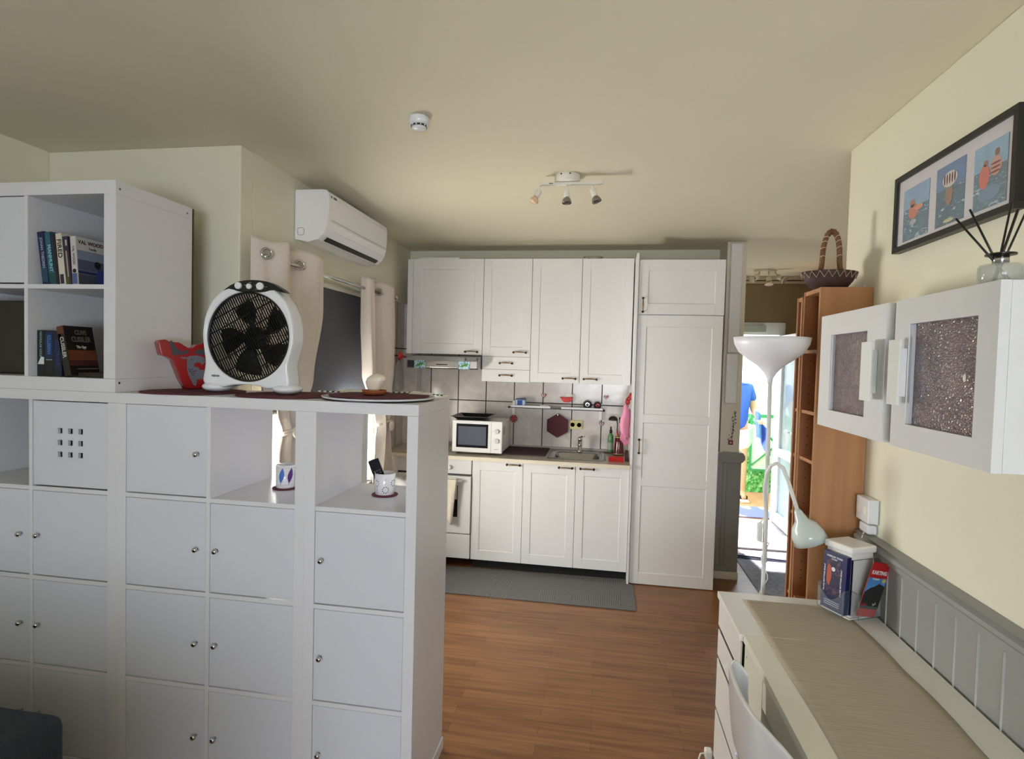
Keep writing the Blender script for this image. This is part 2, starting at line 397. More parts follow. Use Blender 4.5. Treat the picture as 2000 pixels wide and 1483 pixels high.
# entrance: frame with roller box and inward opening leaf
DW = mat('white_upvc', (232, 236, 240), .3)
f = MB().box(1.048, 1.095, 6.17, 6.25, 0, 2.095).box(1.80, 1.858, 6.17, 6.25, 0, 2.095).box(1.095, 1.80, 6.17, 6.25, 1.965, 2.095)
df = f.build('door_frame_1', DW, bevel=.004); struct(df, 'white frame of the entrance door')
MB().box(1.06, 1.66, 6.14, 6.168, 1.99, 2.06).build('transom_panel', mat('grey_green_panel', (176, 184, 168), .5), df, bevel=.003)
f = MB()
Y0, Y1 = 5.42, 6.15
for (a, b_, c, d) in ((Y0, Y0+.09, .02, 1.96), (Y1-.09, Y1, .02, 1.96), (Y0+.09, Y1-.09, .02, .14), (Y0+.09, Y1-.09, 1.86, 1.96), (Y0+.09, Y1-.09, .72, .80)):
    f.box(1.80, 1.855, a, b_, c, d)
dl = f.build('door_1', DW, bevel=.005); struct(dl, 'white glazed entrance door standing open')
B(1.824, 1.830, Y0+.09, Y1-.09, .80, 1.86).build('pane', glass_mat('bluish_glass', (200, 225, 232), .35), dl)
B(1.820, 1.834, Y0+.09, Y1-.09, .14, .72).build('lower_pane', glass_mat('frosted_glass', (190, 215, 225), .6, .3), dl)
MB().tube([(1.80, 5.465, 1.02), (1.755, 5.465, 1.02), (1.745, 5.49, 1.02), (1.745, 5.58, 1.02)], .009).build('door_handle', CHROME, dl)
# ================================================================ KITCHEN
def handle(parent, c, horiz=True, L=.098, yf=0):
    """bowed antique pull with two dark rosettes; c = centre on the front face"""
    x, y, z = c; d = (1, 0) if horiz else (0, 1)
    m = MB(); pts = []
    for i in range(9):
        t = i/8*2-1; pts.append((x+d[0]*t*L/2, y-.026+.010*t*t, z+d[1]*t*L/2 + (.004*(1-t*t) if horiz else 0)))
    m.use(BRASS).tube(pts, [.0035+.0022*(1-abs(i/4-1)) for i in range(9)], 8)
    m.use(BRONZE)
    for s_ in (-1, 1):
        q = (x+d[0]*s_*L/2, y, z+d[1]*s_*L/2)
        m.lathe([(.009, 0), (.009, -.003), (.005, -.006), (.005, -.016), (.0075, -.020), (.004, -.024)], q, 12, 'y')
    return m.build('handle', BRASS, parent)

def shaker(parent, x0, x1, z0, z1, yf, rail=.055, hp=None, horiz=True, name='door', panels=None, m=None, thick=.018):
    """framed front with a recessed panel; front face at y = yf"""
    b = MB(); R = panels or [(x0+rail, x1-rail, z0+rail*1.2, z1-rail*1.2)]
    yb = yf+thick; d = .005; e = .004
    # frame pieces around recessed panels (stacked vertically)
    zs = sorted(R, key=lambda r: r[2])
    xa, xb = zs[0][0], zs[0][1]
    b.box(x0, xa, yf, yb, z0, z1); b.box(xb, x1, yf, yb, z0, z1)
    prev = z0
    for (a, c, p, q) in zs:
        b.box(xa, xb, yf, yb, prev, p); prev = q
        b.box(xa, xb, yf+d, yb, p, q)
        # sloped moulding
        for (p0, p1, q0, q1) in (((a, p), (c, p), (a+e, p+e), (c-e, p+e)), ((a, q), (c, q), (a+e, q-e), (c-e, q-e)), ((a, p), (a, q), (a+e, p+e), (a+e, q-e)), ((c, p), (c, q), (c-e, p+e), (c-e, q-e))):
            b.add([(p0[0], yf+.001, p0[1]), (p1[0], yf+.001, p1[1]), (q1[0], yf+d-.0005, q1[1]), (q0[0], yf+d-.0005, q0[1])], [(0, 1, 2, 3)])
    b.box(xa, xb, yf, yb, prev, z1)
    o = b.build(name, m or KIT, parent, bevel=.0012)
    if hp: handle(o, (hp[0], yf, hp[1]), horiz)
    return o
G = .0015
# --- base run
bx0, bw_, FY = -.965, .3955, 4.169
names = ['white base cupboard next to the oven with one door', 'white base cupboard in the middle of the run under the worktop', 'white base cupboard beside the tall cupboard below the sink']
for i in range(3):
    a = bx0+bw_*i; b_ = a+bw_
    t = thing('base_cabinet', names[i], 'cupboard', (a+bw_/2, 4.45, 0), group='white kitchen base cupboards')
    MB().box(a+.0005, b_-.0005, 4.19, 4.725, .0862, .76 if i else .854).build('carcass', KIT, t)
    B(a+.0005, b_-.0005, 4.24, 4.26, 0, .086).build('plinth', DARK, t)
    hx = (b_-.075) if i < 2 else (a+.085)
    shaker(t, a+G, b_-G, .083, .8555, FY, .062, (hx, .834))
t = thing('filler_panel', 'white filler strip at the left end of the base units', 'panel', (-1.63, 4.45, 0))
B(-1.692, -1.567, 4.175, 4.60, .085, .854).build('panel', KIT, t)
# oven
t = thing('oven', 'white built in oven under the left end of the worktop', 'oven', (-1.265, 4.45, 0))
B(-1.565, -.967, 4.19, 4.60, .087, .854).build('housing', mat('oven_case', (60, 60, 62), .6), t)
OV = mat('oven_enamel', (226, 226, 228), .22)
c = B(-1.563, -.969, 4.160, 4.189, .742, .852).build('control_panel', OV, t, bevel=.004)
for i, x in enumerate((-1.14, -1.23, -1.32, -1.41)):
    MB().lathe([(.02, 4.160), (.02, 4.148), (.014, 4.146), (.012, 4.135)], (x, 0, .792), 20, 'y').build('knob', PLASTIC, c)
d = MB().box(-1.563, -.969, 4.150, 4.189, .282, .726).build('oven_door', OV, t, bevel=.004)
B(-1.455, -1.070, 4.1475, 4.1498, .410, .655).build('oven_window', mat('oven_glass', (20, 20, 22), .08), d)
m = MB(); m.tube([(-1.50, 4.11, .70), (-1.03, 4.11, .70)], .009)
for x in (-1.48, -1.05): m.box(x-.008, x+.008, 4.11, 4.15, .693, .707)
m.build('oven_handle', OV, d)
B(-1.563, -.969, 4.155, 4.189, .087, .274).build('oven_drawer', OV, t, bevel=.004)
# towel on the oven handle
def f_(u, v):
    z = .712-.30*v; w0, w1 = -1.27+.05*v, -1.065-.03*v
    return (w0+(w1-w0)*u, 4.094-.012*math.sin(u*16)*v-.006, z-.05*u*v)
m = MB().grid(f_, 24, 14)
m.grid(lambda u, v: (-1.27+.205*u, 4.102+.0135*(1-math.cos(v*PI)), .712+.006*math.sin(v*PI)), 24, 4)
m.grid(lambda u, v: (-1.26+.19*u, 4.126+.002*math.sin(u*12), .712-.16*v), 24, 6)
tag(m.build('tea_towel', mat('cream_towel', (224, 214, 200), .9, noise=.06, nscale=40), at=(-1.17, 4.1, .7), solid=.002), 'cream tea towel hanging over the oven handle', 'towel')
# worktop
WT = mat('beige_stone_worktop', (176, 166, 148), .22, noise=.08, nscale=45)
WE = mat('cream_worktop_edge', (222, 212, 192), .4)
sx0, sx1, sy0, sy1 = -.37, .012, 4.30, 4.60
m = MB()
m.use(WT).box(-1.69, sx0, 4.133, 4.598, .857, .885).box(sx1, .2205, 4.133, 4.732, .857, .885).box(sx0, sx1, 4.133, sy0, .857, .885).box(sx0, sx1, sy1, 4.732, .857, .885).box(-1.574, sx0, 4.598, 4.732, .857, .885)
m.use(WE).box(-1.69, .2205, 4.127, 4.1328, .857, .885)
wt = m.build('worktop', WT, at=(-.7, 4.43, .857)); tag(wt, 'long beige stone worktop with a cream front edge', 'worktop')
B(-1.574, .2205, 4.716, 4.732, .8852, .905).build('upstand', mat('grey_upstand', (150, 146, 140), .4), wt, bevel=.003)
# sink
t = thing('sink', 'stainless steel sink set in the worktop below the tap', 'sink', (-.17, 4.45, .885))
def rr(x0, x1, y0, y1, r, z, n=6):
    P = []
    for cx, cy, a0 in ((x1-r, y1-r, 0), (x0+r, y1-r, 90), (x0+r, y0+r, 180), (x1-r, y0+r, 270)):
        for i in range(n+1):
            a = math.radians(a0+90*i/n); P.append((cx+r*math.cos(a), cy+r*math.sin(a), z))
    return P
loops = [rr(-.405, .046, 4.235, 4.695, .05, .8853), rr(-.403, .044, 4.237, 4.693, .05, .8885), rr(-.362, .004, 4.262, 4.575, .06, .8885), rr(-.355, -.003, 4.270, 4.568, .06, .880), rr(-.335, -.023, 4.31, 4.55, .06, .862), rr(-.33, -.03, 4.315, 4.545, .06, .8605)]
loops = loops[:3]+[rr(-.352, -.006, 4.312, 4.57, .06, .882), rr(-.338, -.02, 4.325, 4.56, .06, .80), rr(-.32, -.04, 4.34, 4.545, .06, .765)]
n = len(loops[0]); vs = [p for l in loops for p in l]
fs = [(i*n+k, i*n+(k+1) % n, (i+1)*n+(k+1) % n, (i+1)*n+k) for i in range(len(loops)-1) for k in range(n)]
m = MB().add(vs, fs, True); m.f.append([(len(loops)-1)*n+k for k in range(n)]); m.m.append(0); m.smooth.append(False)
m.build('basin', STEEL, t)
MB().lathe([(.028, .766), (.028, .769), (.02, .769), (.018, .7665)], (-.18, 4.45, 0), 20).build('drain', CHROME, t)
t = thing('tap', 'chrome single lever mixer tap behind the sink', 'tap', (-.165, 4.635, .8886))
m = MB().lathe([(.024, .8887), (.024, .896), (.017, .90), (.017, .985), (.019, .99), (.019, 1.0), (.010, 1.01)], (-.165, 4.635, 0), 20)
m.build('body', CHROME, t)
MB().tube([(-.165, 4.625, .955), (-.162, 4.58, .972), (-.160, 4.52, .978), (-.160, 4.49, .972), (-.160, 4.485, .955)], .0095).build('spout', CHROME, t)
MB().tube([(-.165, 4.632, 1.005), (-.15, 4.60, 1.018), (-.125, 4.57, 1.026)], [.008, .006, .005]).build('lever', CHROME, t)
# purple drying mat
m = MB().box(-.795, -.425, 4.33, 4.712, .8855, .8935)
dm = m.build('drying_mat', mat('dark_plum_microfibre', (64, 38, 54), .95, noise=.25, nscale=120, bump=.6, bscale=220), at=(-.61, 4.53, .8855), bevel=.003)
tag(dm, 'dark plum drying mat lying on the worktop between microwave and sink', 'mat')
MB().box(-.799, -.795, 4.33, 4.712, .8856, .892).box(-.425, -.421, 4.33, 4.712, .8856, .892).build('binding', mat('plum_binding', (44, 22, 36), .8), dm)
# microwave
t = thing('microwave', 'white microwave oven with two dials on the worktop', 'microwave', (-.95, 4.45, .8855))
B(-1.148, -.752, 4.262, 4.60, .903, 1.146).build('case', mat('microwave_case', (224, 222, 220), .3), t, bevel=.01)
mf = B(-1.150, -.750, 4.240, 4.2615, .900, 1.150).build('fascia', mat('microwave_white', (238, 236, 236), .25), t, bevel=.008, segs=3)
B(-1.116, -.862, 4.2375, 4.2398, .938, 1.124).build('door_window', mat('microwave_window_frame', (24, 24, 34), .1), mf, bevel=.004)
B(-1.100, -.878, 4.2366, 4.2374, .958, 1.104).build('window_mesh', mat('microwave_glass', (92, 96, 108), .06, spec=.9), mf)
B(-.8385, -.837, 4.2385, 4.2398, .905, 1.146).build('door_gap', mat('grey_line', (150, 148, 150), .6), mf)
for z in (1.073, .998):
    k_ = MB().lathe([(.019, 4.2398), (.018, 4.226), (.0165, 4.2245)], (-.795, 0, z), 24, 'y').build('dial', mat('dial_white', (226, 224, 224), .3), mf)
    B(-.797, -.793, 4.2225, 4.2244, z-.014, z+.014).build('dial_pointer', mat('pale_grey_plastic', (190, 190, 190), .4), k_)
B(-.813, -.777, 4.2388, 4.2398, .932, .935).build('door_button_line', mat('grey_line', (150, 148, 150), .6), mf)
MB().box(-1.12, -1.10, 4.27, 4.29, .8856, .903).box(-.84, -.82, 4.27, 4.29, .8856, .903).box(-1.12, -1.10, 4.56, 4.58, .8856, .903).box(-.84, -.82, 4.56, 4.58, .8856, .903).build('feet', DARK, t)
for z in range(6):
    B(-.7518, -.7508, 4.30, 4.36+.0*z, 1.04+z*.012, 1.045+z*.012).build('vent_slot', mat('slot_grey', (120, 116, 112), .7), t)
# baking tray on the microwave
m = MB()
a = [(-1.115, 4.28), (-.925, 4.28), (-.925, 4.50), (-1.115, 4.50)]; b_ = [(-1.155, 4.25), (-.875, 4.25), (-.875, 4.54), (-1.155, 4.54)]
lo = [(x, y, 1.1505) for x, y in a]; hi = [(x, y, 1.178) for x, y in b_]; hi2 = [(x+(.012 if x > -1 else -.012), y+(.012 if y > 4.4 else -.012), 1.178) for x, y in b_]
m.add(lo+hi+hi2, [(3, 2, 1, 0)]+[(i, (i+1) % 4, 4+(i+1) % 4, 4+i) for i in range(4)]+[(4+i, 4+(i+1) % 4, 8+(i+1) % 4, 8+i) for i in range(4)])
tr = m.build('roasting_tray', mat('black_enamel', (16, 16, 18), .3), at=(-1.02, 4.39, 1.15), solid=.003)
tag(tr, 'black roasting tray resting on top of the microwave', 'tray')
# wall mounted bits
RW = mat('rail_grey_metal', (92, 92, 96), .35, .6)
t = thing('wall_shelf', 'narrow grey metal shelf on the tiles above the worktop', 'shelf', (-.37, 4.66, 1.235))
B(-.756, .016, 4.60, 4.728, 1.236, 1.244).build('shelf_board', glass_mat('smoked_glass', (120, 124, 130), .6), t)
MB().tube([(-.76, 4.597, 1.238), (.02, 4.597, 1.238)], .0055, 8).build('front_rail', RW, t)
for x0, x1 in ((-.745, -.415), (-.325, .012)):
    B(x0, x1, 4.590, 4.5935, 1.240, 1.256).build('edge_strip', mat('white_strip', (226, 228, 234), .4), t)
for x in (-.738, -.005): MB().box(x-.012, x+.012, 4.70, 4.7325, 1.15, 1.286).build('bracket', PLASTW, t, bevel=.002)
for x in (-.762, .022): MB().ball((x, 4.597, 1.238), .009).build('end_cap', DARK, t)
t = thing('tub', 'blue and white plastic tub at the left end of the wall shelf', 'tub', (-.672, 4.66, 1.2445))
B(-.712, -.634, 4.63, 4.70, 1.2446, 1.300).build('container', mat('pale_blue_plastic', (206, 220, 236), .4), t, bevel=.006)
B(-.715, -.631, 4.627, 4.703, 1.3005, 1.308).build('lid', mat('mid_blue_plastic', (48, 84, 140), .4), t, bevel=.003)
B(-.698, -.655, 4.6275, 4.6298, 1.256, 1.296).build('blue_label', mat('blue_print', (28, 74, 158), .5), t)
t = tag(B(-.505, -.432, 4.62, 4.66, 1.2446, 1.262).build('white_packet', PLASTW, at=(-.47, 4.64, 1.2445), bevel=.002), 'small flat white packet lying on the wall shelf', 'packet')
MB().box(-.49, -.447, 4.6185, 4.6198, 1.249, 1.2565).build('packet_label', mat('grey_print', (170, 172, 178), .6), t)
for (x, r, c, lab) in ((-.113, .038, (92, 90, 90), 'round steel tea ball standing on the wall shelf'), (-.030, .033, (66, 20, 26), 'round dark red pot at the right end of the wall shelf')):
    t = tag(MB().ball((x, 4.655, 1.2446+r*.93), r, r, r*.93, 20, 12).build('round_pot', mat(lab[:10], c, .18, .6 if r > .035 else 0), at=(x, 4.655, 1.2445)), lab, 'pot')
    MB().lathe([(r*.5, 4.655-r*.86), (r*.42, 4.655-r*.93)], (x, 0, 1.2446+r), 16, 'y').build('rim', CHROME if r > .035 else RED, t)
def heart(cx, cz, s, n=28):
    P = []
    for i in range(n):
        a = 2*PI*i/n; P.append((cx+s*math.sin(a)**3, cz+s*(13*math.cos(a)-5*math.cos(2*a)-2*math.cos(3*a)-math.cos(4*a))/16))
    return P
HW = mat('ornament_white', (214, 196, 200), .6); HR = mat('ornament_red', (150, 30, 48), .6)
for (x, z, lab) in ((-.487, 1.338, 'small red and white heart ornament on the tiles above the wall shelf'), (.039, 1.343, 'small red and white heart ornament on the tiles right of the wall shelf'), (.006, 1.118, 'small pale heart ornament hanging below the right end of the wall shelf')):
    t = thing('heart_ornament', lab, 'ornament', (x, 4.728, z), group='heart ornaments on the kitchen tiles')
    MB().prism(heart(x, z, .021), 'y', 4.724, 4.7325).build('heart', HR if 'pale' not in lab else mat('plum_heart', (110, 60, 84), .6), t)
    MB().prism(heart(x, z, .015), 'y', 4.7215, 4.7238).build('inner_heart', HW, t)
    MB().prism(heart(x, z+.001, .007), 'y', 4.7195, 4.7213).build('centre_heart', HR if 'pale' not in lab else mat('plum_heart', (110, 60, 84), .6), t)
# red bowl shaped hook
t = thing('wall_hook', 'red and white wall hook with a curved lip above the wall shelf', 'hook', (-.29, 4.72, 1.30))
MB().prism([(-.348, 1.332), (-.30, 1.328), (-.25, 1.334), (-.234, 1.328), (-.246, 1.302), (-.268, 1.288), (-.31, 1.288), (-.332, 1.308)], 'y', 4.70, 4.7325).build('lip', mat('bright_red', (206, 34, 28), .4), t, bevel=.003)
P = [( -.272+.034*math.cos(a), 1.336+.030*math.sin(a)) for a in [PI*i/14 for i in range(15)]]
MB().prism(P, 'y', 4.712, 4.7325).build('back_plate', mat('ivory_plastic', (226, 218, 206), .4), t)
# star ornament
t = thing('star_ornament', 'red straw star ornament hanging at the left end of the wall shelf', 'ornament', (-.735, 4.70, 1.132))
for i in range(8):
    a = PI*i/8
    for s_ in (-1, 1):
        dx, dz = math.cos(a)*.034*s_, math.sin(a)*.034*s_
        MB().use(HR if i % 2 else mat('salmon_straw', (196, 110, 104), .7)).tube([(-.735, 4.694, 1.132), (-.735+dx, 4.694, 1.132+dz)], [.002, .0045], 6).build('ray', None, t)
MB().lathe([(.010, 4.690), (.010, 4.688)], (-.735, 0, 1.132), 12, 'y').build('centre', RED, t)
# hexagonal trivet
t = thing('trivet', 'dark maroon hexagonal trivet hanging from the wall shelf', 'trivet', (-.36, 4.70, .985))
P = [(-.360, 1.192), (-.272, 1.140), (-.270, 1.038), (-.360, .985), (-.450, 1.038), (-.450, 1.136)]
MB().prism(P, 'y', 4.700, 4.706).build('pad', MAROON2, t, bevel=.001)
MB().lathe([(.006, 4.6995), (.006, 4.698)], (-.36, 0, 1.18), 14, 'y').build('eyelet', STEEL, t)
MB().tube([(-.36, 4.699, 1.18), (-.363, 4.696, 1.20), (-.365, 4.665, 1.2355)], .0012, 6).build('cord', PLASTW, t)
# socket
t = thing('wall_socket', 'beige double wall socket beside the maroon trivet', 'socket', (-.205, 4.73, 1.10))
SB = mat('beige_socket', (214, 200, 142), .4)
B(-.262, -.151, 4.722, 4.7325, 1.062, 1.138).build('plate', SB, t, bevel=.003)
for x in (-.235, -.180):
    m = MB().use(mat('socket_rim', (226, 216, 170), .4)).lathe([(.0225, 4.7215), (.0225, 4.7165), (.0185, 4.7165)], (x, 0, 1.10), 22, 'y', caps=False).use(mat('socket_recess', (150, 136, 84), .5)).lathe([(.0185, 4.7195), (.001, 4.7195)], (x, 0, 1.10), 22, 'y').build('outlet', None, t)  # recess darkened and rim paled, so the outlet's shading is painted in
    for dx in (-.007, .007): MB().lathe([(.003, 4.7192), (.003, 4.7180)], (x+dx, 0, 1.10), 8, 'y').build('pin_hole', DARK, m)
# corner things by the tall cupboard
t = thing('soap_bottle', 'green dish soap bottle with a dark cap behind the sink', 'bottle', (.085, 4.66, .8906))
MB().lathe([(.020, .8925), (.023, .895), (.023, 1.01), (.021, 1.03), (.012, 1.045), (.010, 1.052)], (.085, 4.66, 0), 22).build('bottle_body', mat('green_liquid_plastic', (92, 140, 92), .25, alpha=.92), t)
MB().lathe([(.0235, .915), (.0235, .975)], (.085, 4.66, 0), 22, caps=False).build('bottle_label', mat('grey_green_label', (150, 160, 140), .5), t)
MB().lathe([(.0125, 1.052), (.0125, 1.075), (.006, 1.08), (.006, 1.10), (.003, 1.104)], (.085, 4.66, 0), 16).build('cap', BLACK, t)
t = thing('soap_dish', 'dark red rectangular dish under the soap bottle', 'dish', (.10, 4.66, .8853))
B(.028, .125, 4.63, 4.69, .8854, .8904).build('base', mat('dark_red_plastic', (96, 24, 30), .4), t, bevel=.002)
t = thing('utensil_pot', 'dark red and black glazed pot holding kitchen utensils', 'pot', (.150, 4.58, .8853))
MB().lathe([(.040, .886), (.043, .89), (.043, .90), (.040, .91), (.034, .99), (.033, 1.035), (.029, 1.035), (.029, .91)], (.150, 4.58, 0), 26).build('pot_body', mat('maroon_glaze', (84, 16, 20), .12), t)
MB().lathe([(.0345, 1.027), (.0352, 1.037), (.029, 1.038)], (.150, 4.58, 0), 26, caps=False).build('rim', mat('olive_rim', (150, 136, 84), .4), t)
MB().lathe([(.0432, .893), (.0438, .897), (.0432, .901)], (.150, 4.58, 0), 26, caps=False).build('base_ring', mat('olive_rim', (150, 136, 84), .4), t)
t = thing('ladle', 'black ladle with a red handle standing in the utensil pot', 'ladle', (.14, 4.575, .96))
MB().tube([(.148, 4.585, .93), (.140, 4.578, 1.03), (.133, 4.57, 1.085)], [.006, .008, .006]).build('handle', RED, t)
MB().tube([(.133, 4.57, 1.085), (.134, 4.56, 1.14), (.125, 4.55, 1.175), (.115, 4.545, 1.185)], [.004, .004, .005, .006]).build('stem', BLACK, t)
m = MB(); m.ball((.098, 4.545, 1.172), .038, .036, .034, 18, 10)
m.v = [Vector((v.x, v.y, 1.165+abs(v.z-1.165)*.95)) for v in m.v]
m.build('bowl', BLACK, t)
t = thing('spatula', 'black spatula standing in the utensil pot behind the ladle', 'spatula', (.16, 4.59, .96))
MB().tube([(.152, 4.592, .93), (.160, 4.60, 1.06), (.163, 4.605, 1.12)], .005).build('handle', BLACK, t)
MB().box(.145, .180, 4.602, 4.607, 1.12, 1.19).build('blade', BLACK, t, bevel=.004)
t = tag(B(.068, .180, 4.262, 4.325, .8854, .915).build('sponge', mat('red_sponge', (206, 34, 30), .9, noise=.1, nscale=120, bump=.5, bscale=200), at=(.124, 4.29, .8853), bevel=.006), 'red sponge lying at the front corner of the worktop', 'sponge')
B(.068, .180, 4.2555, 4.2615, .8856, .913).build('scouring_layer', mat('dark_red_scourer', (168, 22, 24), .9), t)
t = thing('brush_stand', 'dark red ribbed stand in the corner against the tall cupboard', 'stand', (.2, 4.36, .8853))
MB().prism([(4.30, .8856), (4.39, .8856), (4.385, .96), (4.33, .965)], 'x', .192, .216).build('holder', mat('dark_maroon_plastic', (58, 18, 22), .4), t, bevel=.002)
# hook and rubber gloves on the side of the tall cupboard
t = thing('suction_hook', 'red suction hook on the side of the tall cupboard', 'hook', (.21, 4.34, 1.36))
MB().lathe([(.030, .2215), (.028, .213), (.018, .207), (.006, .203)], (0, 4.33, 1.378), 22, 'x').build('cup', RED, t)
MB().tube([(.205, 4.33, 1.375), (.190, 4.325, 1.36), (.184, 4.32, 1.33), (.194, 4.318, 1.315), (.204, 4.32, 1.325)], .006).build('hook_arm', RED, t)
MB().ball((.200, 4.33, 1.335), .016, .014, .024).build('clip', RED, t)
PINK = mat('pink_rubber', (224, 140, 172), .45)
for i, (x, y, lab) in enumerate(((.180, 4.315, 'pink rubber glove hanging from the red hook, the front one'), (.203, 4.345, 'pink rubber glove hanging from the red hook, the one against the cupboard'))):
    t = thing('rubber_glove', lab, 'glove', (x, y, 1.17), group='pink rubber gloves')
    m = MB()
    def gl(u, v, x=x, y=y, i=i):
        z = 1.312-.22*v-(.03*i)
        w = (.020+.018*min(1, v*2.2))*(1 if v < .45 else 1-.25*(v-.45)); a = 2*PI*u
        return (x+w*math.cos(a)*.75+.006*math.sin(v*7)-.008*v, y+.012*math.sin(a)*(1+.3*math.sin(3*a)), z)
    m.grid(gl, 20, 12); m.build('cuff', PINK, t)
    for k in range(4):
        dx = (k-1.5)*.0085; z0 = 1.10-.03*i
        MB().tube([(x+dx-.008, y, z0), (x+dx*1.2-.010, y-.002, z0-.035), (x+dx*1.3-.008, y, z0-.06-(.012 if k in (1, 2) else 0))], [.0085, .0075, .005], 8).build('finger', PINK, t)
    MB().tube([(x-.022, y, 1.19-.03*i), (x-.034, y, 1.165-.03*i), (x-.036, y, 1.14-.03*i)], [.008, .008, .005], 8).build('thumb', PINK, t)
# --- tall cupboard
t = thing('tall_cabinet', 'tall white cupboard with two framed doors at the right of the kitchen', 'cupboard', (.54, 4.45, 0))
B(.2385, .842, 4.190, 4.725, .002, 2.375).build('carcass', KIT, t)
shaker(t, .243, .840, 1.989, 2.383, 4.166, .065, (.275, 2.056), False)
shaker(t, .243, .836, .006, 1.983, 4.169, .06, (.281, 1.024), False, panels=[(.305, .765, .09, .735), (.305, .765, .79, 1.20), (.305, .765, 1.26, 1.90)])
m = B(.2225, .2375, 4.15, 4.725, 0, 2.430).build('end_panel', KIT, t, bevel=.001)
# --- wall cupboards
UY = 4.382
ups = [(-1.545, -.957, 1.665, 'wide white wall cupboard above the cooker hood'), (-.956, -.567, 1.657, 'narrow white wall cupboard with two small drawers below its door'),
       (-.566, -.177, 1.462, 'white wall cupboard with its handle at the bottom right corner'), (-.176, .216, 1.460, 'white wall cupboard next to the tall cupboard')]
hps = [(-1.046, 1.688), (-.652, 1.692), (-.257, 1.497), (-.093, 1.497)]
for i, (a, b_, z0, lab) in enumerate(ups):
    t = thing('wall_cabinet', lab, 'cupboard', ((a+b_)/2, 4.55, z0), group='white wall cupboards')
    zb = 1.457 if i == 1 else z0
    B(a+.0005, b_-.0005, 4.4005, 4.732, zb+.002, 2.428).build('carcass', KIT, t)
    shaker(t, a+G, b_-G, z0, 2.432, UY, .062 if i else .07, hps[i])
    if i == 1:
        for (p, q, hz) in ((1.5555, 1.655, 1.604), (1.456, 1.553, 1.506)):
            d = B(a+G, b_-G, UY, UY+.018, p, q).build('drawer', KIT, t, bevel=.0015)
            handle(d, (-.760, UY, hz))
t = tag(B(-1.592, -1.5465, 4.384, 4.60, 1.665, 2.43).build('filler_panel', KIT, at=(-1.57, 4.4, 1.665), bevel=.001), 'white filler strip left of the wall cupboards', 'panel')
tag(B(-1.51, -1.165, 4.392, 4.70, 2.4285, 2.446).build('loose_board', mat('white_board', (236, 234, 230), .4), at=(-1.33, 4.5, 2.43), bevel=.001), 'white board lying on top of the wall cupboards', 'board')
t = thing('wire_rack', 'thin wire rack lying on top of the wall cupboards', 'rack', (-.08, 4.5, 2.43))
for r in (.075, .05): MB().tube([(-.10+r*math.cos(a), 4.46+r*.6*math.sin(a), 2.435+.022*(r > .06)) for a in [2*PI*i/30 for i in range(30)]], .0018, 6, True).build('wire_ring', STEEL, t)
for k in range(6):
    a = 2*PI*k/6; MB().tube([(-.10+.05*math.cos(a), 4.46+.03*math.sin(a), 2.433), (-.10+.075*math.cos(a), 4.46+.045*math.sin(a), 2.457)], .0015, 6).build('wire_strut', STEEL, t)
# hood
t = thing('cooker_hood', 'slim stainless steel cooker hood with two tile stickers', 'hood', (-1.24, 4.45, 1.55))
MB().prism([(4.262, 1.548), (4.250, 1.556), (4.250, 1.612), (4.262, 1.616), (4.379, 1.654), (4.68, 1.654), (4.68, 1.548)], 'x', -1.540, -.960).build('hood_body', STEEL, t, bevel=.002)
B(-1.53, -1.475, 4.2475, 4.2498, 1.556, 1.608).build('end_plate', mat('dark_plastic_plate', (44, 44, 46), .3), t)
for x in (-1.43, -1.069):
    m, nt, b = (lambda q: q)(new_mat('mosaic_%d' % (x < -1.2), .4))
    v = coords(nt, 'XZ0'); vo = nt.nodes.new('ShaderNodeTexVoronoi'); vo.inputs['Scale'].default_value = 110; nt.links.new(v, vo.inputs['Vector'])
    nt.links.new(ramp(nt, [(0, (150, 200, 226)), (.5, (206, 230, 240)), (.62, (40, 90, 130)), (1, (170, 210, 230))], vo.outputs['Color']), b.inputs['Base Color'])
    s_ = B(x-.045, x+.045, 4.2470, 4.2497, 1.549, 1.612).build('tile_sticker', m, t)
    P = [(-.034, -.018), (-.02, -.012), (-.012, -.020), (-.004, -.010), (.012, -.004), (.018, -.014), (.024, -.002), (.034, .012), (.026, .018), (.016, .010), (.008, .018), (.002, .008), (-.010, .002), (-.022, .004), (-.020, -.004), (-.034, -.012)]
    MB().prism([(x+p*1.0, 1.580+q) for p, q in P], 'y', 4.2455, 4.2469).build('green_lizard', mat('lizard_green', (70, 150, 60), .5), s_)
B(-1.295, -1.205, 4.2478, 4.2499, 1.578, 1.585).build('switch_slot', DARK, t)
B(-1.02, -.968, 4.2478, 4.2499, 1.556, 1.610).build('light_panel', mat('pale_panel', (206, 202, 206), .3), t)
# suction hook with a bag beside the hood
t = thing('hanging_hook', 'round red suction hook with a dark rod left of the cooker hood', 'hook', (-1.60, 4.40, 1.64))
MB().lathe([(.004, -1.650), (.036, -1.640), (.034, -1.628), (.008, -1.612)], (0, 4.36, 1.640), 24, 'x').build('disc', RED, t)
MB().tube([(-1.690, 4.36, 1.645), (-1.612, 4.36, 1.640), (-1.60, 4.365, 1.637)], .006).build('rod', BRONZE, t)
MB().tube([(-1.615, 4.36, 1.637), (-1.60, 4.37, 1.634), (-1.594, 4.378, 1.634)], .009).build('knob', RED, t)
def bag(u, v):
    a = 2*PI*u; w = .02+.075*math.sin(min(1, v*1.15)*PI*.72); z = 1.615-.25*v
    return (-1.645+.018*math.cos(a)*(.5+v), 4.37+w*math.sin(a)+.012*v*math.sin(3*a), z)
tag(MB().grid(bag, 24, 14).build('plastic_bag', mat('clear_grey_film', (170, 172, 172), .3, alpha=.45), at=(-1.645, 4.37, 1.37)), 'clear plastic bag hanging from the round red hook', 'bag')
